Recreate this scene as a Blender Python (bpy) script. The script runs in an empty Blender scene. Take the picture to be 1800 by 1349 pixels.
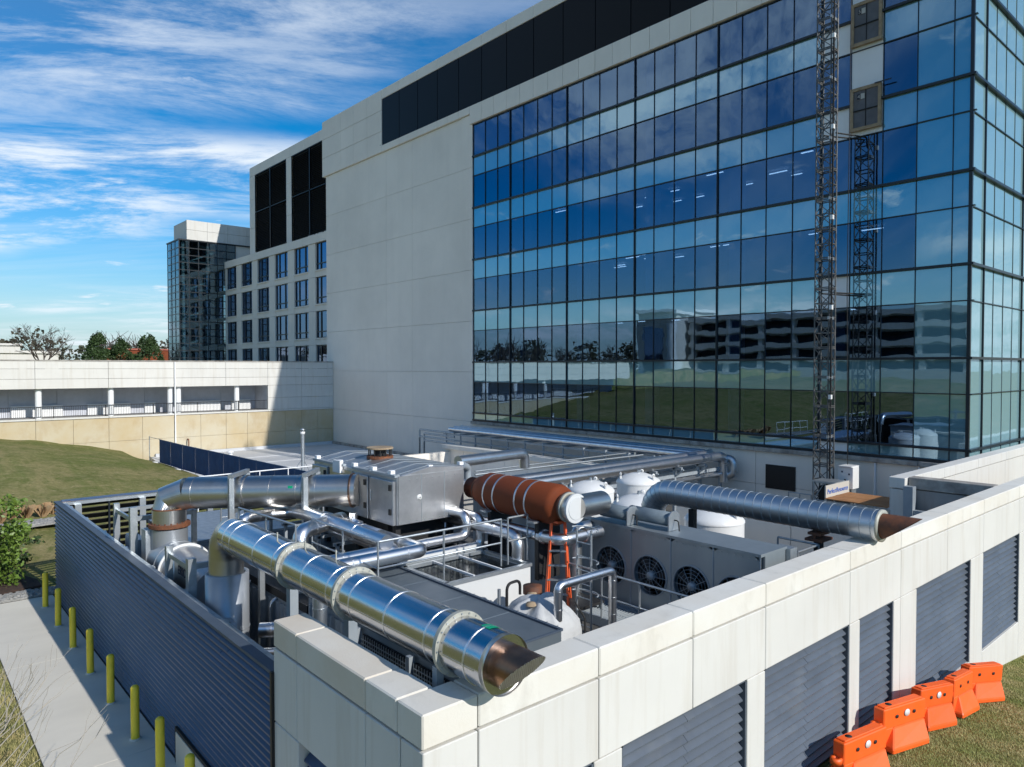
import bpy, bmesh, math, random
from mathutils import Vector, Matrix
R = math.radians
random.seed(7)
S = bpy.context.scene
C = S.collection
# ------------------------------------------------------------------ camera
# world X runs along the front yard wall, world Y along the main glass facade
F_PX, CX, CY, HOR = 1260.0, 900.0, 674.5, 646.0
CAM = Vector((0, 0, 8.0))
AZ = R(48.7)                                    # angle from +X to the viewing direction
PITCH = math.atan((CY - HOR) / F_PX)
fwd_h = Vector((math.cos(AZ), math.sin(AZ), 0))
RIGHT = Vector((math.sin(AZ), -math.cos(AZ), 0))
FWD = (fwd_h * math.cos(PITCH) + Vector((0, 0, -math.sin(PITCH)))).normalized()
UP = RIGHT.cross(FWD)
cd = bpy.data.cameras.new('camera'); cam = bpy.data.objects.new('camera', cd); C.objects.link(cam)
cd.sensor_width = 36; cd.lens = 36 * F_PX / 1800; cd.clip_end = 4000; cd.clip_start = 0.1
cam.matrix_world = Matrix((( RIGHT.x, UP.x, -FWD.x, CAM.x), (RIGHT.y, UP.y, -FWD.y, CAM.y),
                           (RIGHT.z, UP.z, -FWD.z, CAM.z), (0, 0, 0, 1)))
S.camera = cam
def P(px, py, u=None, v=None, z=None, d=None):
    """a photo pixel (1800 wide) met with a known plane of the place"""
    r = FWD * F_PX + RIGHT * (px - CX) + UP * (CY - py)
    if u is not None: t = (u - CAM.x) / r.x
    elif v is not None: t = (v - CAM.y) / r.y
    elif z is not None: t = (z - CAM.z) / r.z
    else: t = d / F_PX
    return CAM + r * t
# ------------------------------------------------------------------ light
SUN_DIR = Vector((0.13, -1.0, 0.60)).normalized()       # towards the sun
sun_el = math.asin(SUN_DIR.z); sun_az = math.atan2(SUN_DIR.x, SUN_DIR.y)
sl = bpy.data.lights.new('sun', 'SUN'); sl.energy = 2.6; sl.angle = R(0.53); sl.color = (1, 0.965, 0.91)
so = bpy.data.objects.new('sun', sl); C.objects.link(so); so.location = (0, 0, 60)
so.rotation_euler = (-SUN_DIR).to_track_quat('-Z', 'Y').to_euler()
W = bpy.data.worlds.new('World'); S.world = W; W.use_nodes = True
nt = W.node_tree; nt.nodes.clear()
def N(nt, t, **kw):
    n = nt.nodes.new(t)
    for k, v in kw.items():
        if k in n.inputs: n.inputs[k].default_value = v
        else: setattr(n, k, v)
    return n
def L(nt, a, b): nt.links.new(a, b)
sky = N(nt, 'ShaderNodeTexSky', sky_type='NISHITA', sun_disc=False, sun_elevation=sun_el, sun_rotation=sun_az,
        altitude=100, air_density=1.0, dust_density=0.1, ozone_density=3.0)
hsv = N(nt, 'ShaderNodeHueSaturation', Hue=0.5, Saturation=1.6, Value=0.48)
L(nt, sky.outputs[0], hsv.inputs['Color'])
tc = N(nt, 'ShaderNodeTexCoord')
sep = N(nt, 'ShaderNodeSeparateXYZ'); L(nt, tc.outputs['Generated'], sep.inputs[0])
den = N(nt, 'ShaderNodeMath', operation='ADD'); den.inputs[1].default_value = 0.10; 
mx = N(nt, 'ShaderNodeMath', operation='MAXIMUM'); mx.inputs[1].default_value = 0.0
L(nt, sep.outputs[2], mx.inputs[0]); L(nt, mx.outputs[0], den.inputs[0])
dx = N(nt, 'ShaderNodeMath', operation='DIVIDE'); L(nt, sep.outputs[0], dx.inputs[0]); L(nt, den.outputs[0], dx.inputs[1])
dy = N(nt, 'ShaderNodeMath', operation='DIVIDE'); L(nt, sep.outputs[1], dy.inputs[0]); L(nt, den.outputs[0], dy.inputs[1])
cmb = N(nt, 'ShaderNodeCombineXYZ'); L(nt, dx.outputs[0], cmb.inputs[0]); L(nt, dy.outputs[0], cmb.inputs[1])
def cloud(loc, rot, sc, nscale, det, rough, dist, lo, hi):
    m = N(nt, 'ShaderNodeMapping', vector_type='TEXTURE'); m.inputs['Location'].default_value = loc; m.inputs['Rotation'].default_value = (0, 0, R(rot)); m.inputs['Scale'].default_value = sc
    L(nt, cmb.outputs[0], m.inputs[0])
    n = N(nt, 'ShaderNodeTexNoise', noise_dimensions='3D', Scale=nscale, Detail=det, Roughness=rough, Distortion=dist)
    L(nt, m.outputs[0], n.inputs['Vector'])
    r = N(nt, 'ShaderNodeMapRange', interpolation_type='SMOOTHSTEP'); r.inputs[1].default_value = lo; r.inputs[2].default_value = hi
    L(nt, n.outputs[0], r.inputs[0]); return r.outputs[0]
def mth(op, a, b):
    n = N(nt, 'ShaderNodeMath', operation=op)
    for i, s in enumerate((a, b)):
        if isinstance(s, (int, float)): n.inputs[i].default_value = s
        else: L(nt, s, n.inputs[i])
    return n.outputs[0]
big = cloud((0.2, 4.6, 0), -38, (1.5, 0.9, 1), 0.50, 3, 0.5, 0.3, 0.44, 0.60)
wisp = cloud((6.1, 9.2, 0), -30, (1.6, 0.75, 1), 1.45, 11, 0.70, 0.45, 0.39, 0.62)
puff = cloud((0.4, 2.2, 2), -40, (1.2, 0.8, 1), 2.6, 8, 0.6, 0.25, 0.58, 0.72)
veil = cloud((7.3, 1.2, 5), -36, (4.0, 0.7, 1), 0.9, 6, 0.6, 0.4, 0.44, 0.75)
k1 = mth('MULTIPLY', big, mth('ADD', mth('MULTIPLY', wisp, 0.88), 0.08))
k2 = mth('MAXIMUM', mth('MAXIMUM', k1, mth('MULTIPLY', puff, 0.7)), mth('MULTIPLY', veil, 0.32))
k = mth('MINIMUM', k2, 0.92)
sx = N(nt, 'ShaderNodeMix', data_type='RGBA'); sx.inputs['B'].default_value = (3.5, 3.8, 4.1, 1)
hz = N(nt, 'ShaderNodeMapRange', interpolation_type='SMOOTHSTEP'); hz.inputs[1].default_value = 0.20; hz.inputs[2].default_value = -0.02; hz.inputs[4].default_value = 0.85
L(nt, sep.outputs[2], hz.inputs[0])
hx = N(nt, 'ShaderNodeMix', data_type='RGBA'); hx.inputs['B'].default_value = (1.3, 2.05, 2.6, 1)
L(nt, hz.outputs[0], hx.inputs['Factor']); L(nt, hsv.outputs[0], hx.inputs['A'])
L(nt, k, sx.inputs['Factor']); L(nt, hx.outputs['Result'], sx.inputs['A'])
bg = N(nt, 'ShaderNodeBackground', Strength=0.15); L(nt, sx.outputs['Result'], bg.inputs[0])
wo = N(nt, 'ShaderNodeOutputWorld'); L(nt, bg.outputs[0], wo.inputs[0])
S.view_settings.view_transform = 'Standard'; S.view_settings.look = 'None'; S.view_settings.gamma = 1
S.view_settings.exposure = 0.78; S.view_settings.use_curve_mapping = False
S.render.engine = 'CYCLES'

# ------------------------------------------------------------------ materials
MATS = {}
def mat(name, base, rough=0.6, metal=0.0, var=0.0, vscale=2.0, base2=None, bump=0.0, bscale=20.0, spec=0.5, coat=0.0,
        stretch=(1, 1, 1), streak=0.0, streakcol=(0.2, 0.17, 0.12), rvar=0.0, coords='Object', objvar=0.0, streakscale=(1.2, 1.2, 0.12), st_lo=0.55, st_hi=0.75):
    m = bpy.data.materials.new(name); m.use_nodes = True; t = m.node_tree
    b = t.nodes['Principled BSDF']
    b.inputs['Roughness'].default_value = rough; b.inputs['Metallic'].default_value = metal
    b.inputs['Specular IOR Level'].default_value = spec; b.inputs['Coat Weight'].default_value = coat
    b.inputs['Base Color'].default_value = (*base, 1)
    tcn = N(t, 'ShaderNodeTexCoord'); mp = N(t, 'ShaderNodeMapping'); mp.inputs['Scale'].default_value = stretch
    oi = N(t, 'ShaderNodeNewGeometry')
    L(t, oi.outputs['Position'], mp.inputs[0])
    col = None
    if base2 is not None or var:
        b2 = base2 or tuple(max(0, c * (1 - var)) for c in base)
        n = N(t, 'ShaderNodeTexNoise', Scale=vscale, Detail=6, Roughness=0.6); L(t, mp.outputs[0], n.inputs['Vector'])
        mr = N(t, 'ShaderNodeMapRange'); mr.inputs[1].default_value = 0.35; mr.inputs[2].default_value = 0.68; L(t, n.outputs[0], mr.inputs[0])
        mix = N(t, 'ShaderNodeMix', data_type='RGBA'); mix.inputs['A'].default_value = (*base, 1); mix.inputs['B'].default_value = (*b2, 1)
        L(t, mr.outputs[0], mix.inputs['Factor']); col = mix.outputs['Result']
        if rvar:
            rr = N(t, 'ShaderNodeMapRange'); rr.inputs[3].default_value = rough - rvar; rr.inputs[4].default_value = rough + rvar
            L(t, n.outputs[0], rr.inputs[0]); L(t, rr.outputs[0], b.inputs['Roughness'])
    if streak:
        ms = N(t, 'ShaderNodeMapping'); ms.inputs['Scale'].default_value = streakscale; L(t, oi.outputs['Position'], ms.inputs[0])
        n2 = N(t, 'ShaderNodeTexNoise', Scale=1.0, Detail=7, Roughness=0.65, Distortion=0.3); L(t, ms.outputs[0], n2.inputs['Vector'])
        m2 = N(t, 'ShaderNodeMapRange'); m2.inputs[1].default_value = st_lo; m2.inputs[2].default_value = st_hi; m2.inputs[4].default_value = streak
        L(t, n2.outputs[0], m2.inputs[0])
        mix2 = N(t, 'ShaderNodeMix', data_type='RGBA'); mix2.inputs['B'].default_value = (*streakcol, 1)
        if col: L(t, col, mix2.inputs['A'])
        else: mix2.inputs['A'].default_value = (*base, 1)
        L(t, m2.outputs[0], mix2.inputs['Factor']); col = mix2.outputs['Result']
    if objvar:
        o2 = N(t, 'ShaderNodeObjectInfo'); mm = N(t, 'ShaderNodeMapRange'); mm.inputs[3].default_value = 1 - objvar; mm.inputs[4].default_value = 1 + objvar
        L(t, o2.outputs['Random'], mm.inputs[0]); hv = N(t, 'ShaderNodeHueSaturation'); L(t, mm.outputs[0], hv.inputs['Value'])
        if col: L(t, col, hv.inputs['Color'])
        else: hv.inputs['Color'].default_value = (*base, 1)
        col = hv.outputs[0]
    if col: L(t, col, b.inputs['Base Color'])
    if bump:
        n3 = N(t, 'ShaderNodeTexNoise', Scale=bscale, Detail=5, Roughness=0.6); L(t, mp.outputs[0], n3.inputs['Vector'])
        bp = N(t, 'ShaderNodeBump', Strength=bump, Distance=0.05); L(t, n3.outputs[0], bp.inputs['Height']); L(t, bp.outputs[0], b.inputs['Normal'])
    MATS[name] = m; return m
mat('precast', (0.64, 0.625, 0.58), 0.75, var=0.07, vscale=0.5, bump=0.05, bscale=40, streak=0.55, streakcol=(0.46, 0.41, 0.33), objvar=0.025, st_lo=0.50, st_hi=0.8, streakscale=(3.2, 3.2, 0.22))
mat('facade_precast', (0.82, 0.76, 0.67), 0.8, var=0.10, vscale=0.22, bump=0.04, bscale=30, streak=0.25, streakcol=(0.62, 0.58, 0.51), objvar=0.015, streakscale=(0.8, 0.8, 0.06), st_lo=0.48, st_hi=0.8)
mat('coping', (0.70, 0.68, 0.62), 0.8, base2=(0.66, 0.62, 0.54), vscale=0.8, bump=0.08, bscale=30, streak=0.4, streakcol=(0.42, 0.39, 0.33), objvar=0.03, streakscale=(2.2, 2.2, 1.0), st_lo=0.52, st_hi=0.74)
mat('sill', (0.42, 0.40, 0.36), 0.85, base2=(0.2, 0.18, 0.16), vscale=1.8, bump=0.1)
mat('grey_concrete', (0.36, 0.35, 0.33), 0.85, var=0.25, vscale=0.5, bump=0.08, streak=0.6, streakcol=(0.14, 0.13, 0.12), streakscale=(1.5, 1.5, 0.15), st_lo=0.5, st_hi=0.75)
mat('stained_concrete', (0.50, 0.40, 0.24), 0.85, base2=(0.54, 0.49, 0.37), vscale=0.25, bump=0.08, streak=0.55, streakcol=(0.36, 0.22, 0.08), streakscale=(0.5, 0.5, 0.35), st_lo=0.52, st_hi=0.78)
mat('apron_concrete', (0.68, 0.64, 0.55), 0.85, var=0.12, vscale=0.6, bump=0.05, stretch=(0.4, 1, 1), streak=0.35, streakcol=(0.50, 0.47, 0.41), streakscale=(0.35, 1.6, 1), st_lo=0.5, st_hi=0.75)
mat('yard_slab', (0.12, 0.115, 0.105), 0.8, var=0.4, vscale=0.7, bump=0.1)
mat('roof_membrane', (0.60, 0.61, 0.62), 0.6, base2=(0.46, 0.47, 0.48), vscale=0.25, stretch=(0.35, 1, 1), bump=0.03, streak=0.35, streakcol=(0.30, 0.30, 0.30), streakscale=(0.15, 0.5, 1), st_lo=0.55, st_hi=0.7)
mat('navy_slat', (0.022, 0.056, 0.135), 0.36, base2=(0.034, 0.062, 0.125), vscale=0.6, spec=0.5, streak=0.3, streakcol=(0.07, 0.075, 0.08), streakscale=(0.6, 0.6, 0.5), objvar=0.12)
mat('grey_slat', (0.105, 0.125, 0.155), 0.42, var=0.2, vscale=1.2, spec=0.5, objvar=0.08, streak=0.3, streakcol=(0.19, 0.19, 0.18), streakscale=(1, 1, 1))
mat('black_slat', (0.006, 0.006, 0.007), 0.5, var=0.3)
mat('black_panel', (0.005, 0.006, 0.007), 0.35, spec=0.12, objvar=0.25)
mat('black_mesh', (0.012, 0.012, 0.013), 0.55, metal=0.2)
mat('dark_deck', (0.018, 0.018, 0.019), 0.6, var=0.5, vscale=1.5, bump=0.1)
mat('mullion', (0.018, 0.024, 0.030), 0.35, metal=0.3)
mat('galv', (0.50, 0.53, 0.55), 0.42, metal=0.75, base2=(0.36, 0.40, 0.42), vscale=6, rvar=0.12, streak=0.25, streakcol=(0.30, 0.21, 0.13), streakscale=(2, 2, 0.8), st_lo=0.62, st_hi=0.76)
mat('galv_paint', (0.36, 0.40, 0.43), 0.5, metal=0.25, base2=(0.28, 0.32, 0.35), vscale=1.2, rvar=0.1, bump=0.04, bscale=4)
mat('stainless', (0.62, 0.61, 0.59), 0.34, metal=1.0, base2=(0.50, 0.47, 0.43), vscale=1.1, rvar=0.07, bump=0.015, bscale=3, streak=0.35, streakcol=(0.36, 0.29, 0.21), streakscale=(1.2, 1.2, 1.2), st_lo=0.58, st_hi=0.75)
mat('mirror_steel', (0.60, 0.60, 0.62), 0.20, metal=1.0, base2=(0.54, 0.53, 0.53), vscale=0.9, rvar=0.06, bump=0.05, bscale=1.6, streak=0.25, streakcol=(0.45, 0.36, 0.26), streakscale=(1, 1, 1), st_lo=0.6, st_hi=0.8)
mat('jacket', (0.84, 0.84, 0.84), 0.32, metal=1.0, base2=(0.66, 0.67, 0.69), vscale=2.5, rvar=0.08, bump=0.008, bscale=5)
mat('jacket_dull', (0.66, 0.69, 0.71), 0.42, metal=1.0, base2=(0.58, 0.61, 0.63), vscale=1.5, rvar=0.1, bump=0.01, bscale=6)
mat('silencer_grey', (0.40, 0.42, 0.44), 0.36, metal=0.55, base2=(0.33, 0.35, 0.37), vscale=1.2, rvar=0.07)
mat('housing_metal', (0.56, 0.57, 0.58), 0.38, metal=0.85, base2=(0.42, 0.43, 0.44), vscale=2.2, rvar=0.08, bump=0.03, bscale=14)
mat('cooler_metal', (0.33, 0.37, 0.39), 0.38, metal=0.5, base2=(0.27, 0.31, 0.33), vscale=1.0, stretch=(1, 1, .35), rvar=0.08)
mat('drum_grey', (0.19, 0.235, 0.265), 0.5, metal=0.2, var=0.2, vscale=4)
mat('flange', (0.44, 0.44, 0.38), 0.55, metal=0.2, var=0.25, vscale=8)
mat('rust', (0.22, 0.075, 0.028), 0.8, base2=(0.10, 0.04, 0.02), vscale=6, bump=0.15)
mat('rust_dark', (0.16, 0.055, 0.022), 0.72, base2=(0.045, 0.026, 0.020), vscale=3.5, bump=0.15, bscale=14)
mat('rust_paint', (0.17, 0.040, 0.012), 0.62, spec=0.2, base2=(0.19, 0.045, 0.016), vscale=1.2, bump=0.04, bscale=8, streak=0.5, streakcol=(0.09, 0.035, 0.022), streakscale=(1.2, 1.2, 1.2), st_lo=0.6, st_hi=0.72)
mat('burnt_steel', (0.30, 0.16, 0.09), 0.34, metal=0.9, base2=(0.11, 0.075, 0.06), vscale=2.5, rvar=0.12)
mat('white_paint', (0.74, 0.74, 0.72), 0.38, var=0.06, vscale=1.5, streak=0.25, streakcol=(0.5, 0.48, 0.44), streakscale=(2.5, 2.5, 0.3))
mat('offwhite_panel', (0.62, 0.63, 0.62), 0.45, var=0.05, vscale=1.0)
mat('blanket', (0.50, 0.51, 0.51), 0.8, base2=(0.42, 0.43, 0.43), vscale=4, bump=0.5, bscale=6)
mat('yellow', (0.98, 0.74, 0.05), 0.5, base2=(0.90, 0.64, 0.045), vscale=4, streak=0.3, streakcol=(0.25, 0.16, 0.03), streakscale=(6, 6, 2), st_lo=0.62, st_hi=0.75)
mat('orange', (0.95, 0.12, 0.010), 0.5, base2=(0.86, 0.13, 0.02), vscale=2, objvar=0.10, streak=0.5, streakcol=(0.55, 0.12, 0.04), streakscale=(5, 5, 3), st_lo=0.58, st_hi=0.74)
mat('ladder_orange', (0.75, 0.11, 0.03), 0.5)
mat('green_tape', (0.0, 0.32, 0.16), 0.5)
mat('navy_fabric', (0.014, 0.065, 0.19), 0.8, base2=(0.010, 0.048, 0.15), vscale=1.6, bump=0.3, bscale=3)
mat('plywood', (0.42, 0.20, 0.075), 0.7, base2=(0.25, 0.11, 0.045), vscale=2, stretch=(4, 1, 1), bump=0.1)
mat('timber', (0.40, 0.30, 0.19), 0.8, base2=(0.26, 0.19, 0.12), vscale=3)
mat('door_grey', (0.13, 0.13, 0.14), 0.6, var=0.25, vscale=2, bump=0.1)
mat('panel_white', (0.80, 0.81, 0.81), 0.5, var=0.06, vscale=0.8)
mat('sign_white', (0.50, 0.48, 0.43), 0.6)
mat('blue_text', (0.03, 0.12, 0.50), 0.6)
mat('dark_text', (0.02, 0.022, 0.04), 0.6)
mat('black_rubber', (0.012, 0.012, 0.012), 0.7)
mat('container_blue', (0.07, 0.095, 0.13), 0.55, var=0.2)
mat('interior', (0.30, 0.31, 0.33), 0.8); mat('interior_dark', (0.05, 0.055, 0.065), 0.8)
mat('bark', (0.075, 0.058, 0.045), 0.9, var=0.4, vscale=5); mat('twig', (0.42, 0.38, 0.31), 0.9, var=0.2)
mat('leaf_dark', (0.022, 0.046, 0.012), 0.6, base2=(0.045, 0.085, 0.02), vscale=1.2, objvar=0.1)
mat('leaf_mid', (0.085, 0.16, 0.022), 0.5, base2=(0.17, 0.24, 0.04), vscale=2.5)
mat('leaf_far', (0.045, 0.055, 0.026), 0.8, base2=(0.075, 0.058, 0.042), vscale=0.06)
mat('dry_grass', (0.33, 0.20, 0.10), 0.9, base2=(0.42, 0.30, 0.17), vscale=3)
mat('mulch', (0.075, 0.042, 0.030), 0.95, base2=(0.035, 0.024, 0.02), vscale=7, bump=0.6, bscale=25)
mat('gravel', (0.36, 0.35, 0.33), 0.9, base2=(0.20, 0.20, 0.19), vscale=9, bump=0.8, bscale=18)
def grass_mat():
    m = bpy.data.materials.new('grass'); m.use_nodes = True; t = m.node_tree; b = t.nodes['Principled BSDF']; b.inputs['Roughness'].default_value = .95; b.inputs['Specular IOR Level'].default_value = .15
    g = N(t, 'ShaderNodeNewGeometry')
    def nz(sc, scale, lo, hi, det=6, rough=.6):
        mp = N(t, 'ShaderNodeMapping'); mp.inputs['Scale'].default_value = sc; mp.inputs['Rotation'].default_value = (0, 0, R(28)); L(t, g.outputs['Position'], mp.inputs[0])
        n = N(t, 'ShaderNodeTexNoise', Scale=scale, Detail=det, Roughness=rough, Distortion=.4); L(t, mp.outputs[0], n.inputs['Vector'])
        r = N(t, 'ShaderNodeMapRange'); r.inputs[1].default_value = lo; r.inputs[2].default_value = hi; L(t, n.outputs[0], r.inputs[0]); return r.outputs[0]
    def mx(f, a, c):
        x = N(t, 'ShaderNodeMix', data_type='RGBA'); L(t, f, x.inputs['Factor'])
        for s, k in ((a, 'A'), (c, 'B')):
            if isinstance(s, tuple): x.inputs[k].default_value = (*s, 1)
            else: L(t, s, x.inputs[k])
        return x.outputs['Result']
    c = mx(nz((1, 1, 1), .07, .40, .62), (.185, .205, .055), (.38, .31, .145))
    c = mx(nz((.9, .14, 1), .55, .48, .72), c, (.125, .185, .036))
    c = mx(nz((.3, 1.1, 1), .8, .50, .75), c, (.40, .33, .16))
    c = mx(nz((1, .55, 1), 1.3, .46, .66, 7, .7), c, (.135, .165, .040))
    c = mx(nz((1, 1, 1), 2.6, .52, .70, 6, .7), c, (.42, .35, .18))
    c = mx(nz((1, 1, 1), 7.0, .35, .85, 8, .75), c, (.085, .09, .025))
    L(t, c, b.inputs['Base Color'])
    n3 = N(t, 'ShaderNodeTexNoise', Scale=11, Detail=6, Roughness=.7); L(t, g.outputs['Position'], n3.inputs['Vector'])
    bp = N(t, 'ShaderNodeBump', Strength=.8, Distance=.08); L(t, n3.outputs[0], bp.inputs['Height']); L(t, bp.outputs[0], b.inputs['Normal']); MATS['grass'] = m
grass_mat()
mat('grass_blade', (0.52, 0.42, 0.20), 0.8, base2=(0.28, 0.31, 0.09), vscale=0.9)
mat('roof_metal', (0.15, 0.18, 0.205), 0.45, metal=0.3, base2=(0.11, 0.14, 0.165), vscale=1.0, rvar=0.1, bump=0.03, bscale=3)
mat('mast_steel', (0.16, 0.16, 0.155), 0.55, metal=0.5, base2=(0.07, 0.07, 0.07), vscale=4)
mat('coping_tan', (0.60, 0.52, 0.41), 0.85, base2=(0.66, 0.62, 0.54), vscale=0.7, bump=0.08, bscale=30)
mat('gallery_grey', (0.58, 0.60, 0.66), 0.7, var=0.12)
mat('dirt', (0.12, 0.09, 0.06), 0.95, var=0.3)
mat('red_roof', (0.33, 0.09, 0.06), 0.7); mat('asphalt', (0.06, 0.06, 0.06), 0.9)
def glass_mat(name, tint, gtint, fac, rough=0.0, wob=0.004, wscale=0.9, diff=None, edge=0.3):
    m = bpy.data.materials.new(name); m.use_nodes = True; t = m.node_tree; t.nodes.clear()
    o = N(t, 'ShaderNodeOutputMaterial'); g = N(t, 'ShaderNodeBsdfGlossy', Roughness=rough); g.inputs[0].default_value = (*gtint, 1)
    if diff: d = N(t, 'ShaderNodeBsdfDiffuse'); d.inputs[0].default_value = (*diff, 1)
    else: d = N(t, 'ShaderNodeBsdfTransparent'); d.inputs[0].default_value = (*tint, 1)
    lw = N(t, 'ShaderNodeLayerWeight', Blend=0.25); mr = N(t, 'ShaderNodeMapRange'); mr.inputs[3].default_value = fac; mr.inputs[4].default_value = min(1, fac + edge)
    L(t, lw.outputs['Fresnel'], mr.inputs[0])
    mx = N(t, 'ShaderNodeMixShader'); L(t, mr.outputs[0], mx.inputs[0]); L(t, d.outputs[0], mx.inputs[1]); L(t, g.outputs[0], mx.inputs[2]); L(t, mx.outputs[0], o.inputs[0])
    gp = N(t, 'ShaderNodeNewGeometry'); oi = N(t, 'ShaderNodeObjectInfo')
    ad = N(t, 'ShaderNodeVectorMath', operation='ADD'); L(t, gp.outputs['Position'], ad.inputs[0])
    sc = N(t, 'ShaderNodeVectorMath', operation='SCALE'); sc.inputs['Scale'].default_value = 37.0
    cb = N(t, 'ShaderNodeCombineXYZ'); L(t, oi.outputs['Random'], cb.inputs[0]); L(t, cb.outputs[0], sc.inputs[0]); L(t, sc.outputs[0], ad.inputs[1])
    n = N(t, 'ShaderNodeTexNoise', Scale=wscale, Detail=2, Roughness=0.5); L(t, ad.outputs[0], n.inputs['Vector'])
    b = N(t, 'ShaderNodeBump', Strength=1.0, Distance=wob); L(t, n.outputs[0], b.inputs['Height']); L(t, b.outputs[0], g.inputs['Normal'])
    MATS[name] = m
glass_mat('vision_glass', (0.34, 0.46, 0.60), (0.38, 0.55, 0.74), 0.27, wob=0.004, wscale=0.5, edge=0.35)
glass_mat('spandrel_glass', (0, 0, 0), (0.60, 0.84, 1.0), 0.33, wob=0.0045, wscale=0.5, diff=(0.125, 0.265, 0.31))
glass_mat('side_glass', (0, 0, 0), (0.72, 0.90, 1.0), 0.30, wob=0.006, diff=(0.20, 0.33, 0.36))
glass_mat('window_glass', (0.10, 0.14, 0.2), (0.45, 0.62, 0.95), 0.28, wob=0.006)
glass_mat('tower_glass', (0.50, 0.62, 0.66), (0.70, 0.85, 0.95), 0.22, wob=0.008, edge=0.25)
glass_mat('pit_screen', (0.55, 0.57, 0.58), (0.8, 0.8, 0.8), 0.06, rough=0.2, edge=0.1)
def emit(name, col, s):
    m = bpy.data.materials.new(name); m.use_nodes = True; b = m.node_tree.nodes['Principled BSDF']
    b.inputs['Emission Color'].default_value = (*col, 1); b.inputs['Emission Strength'].default_value = s; MATS[name] = m
emit('tube_light', (1, 0.96, 0.88), 2.6)

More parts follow.
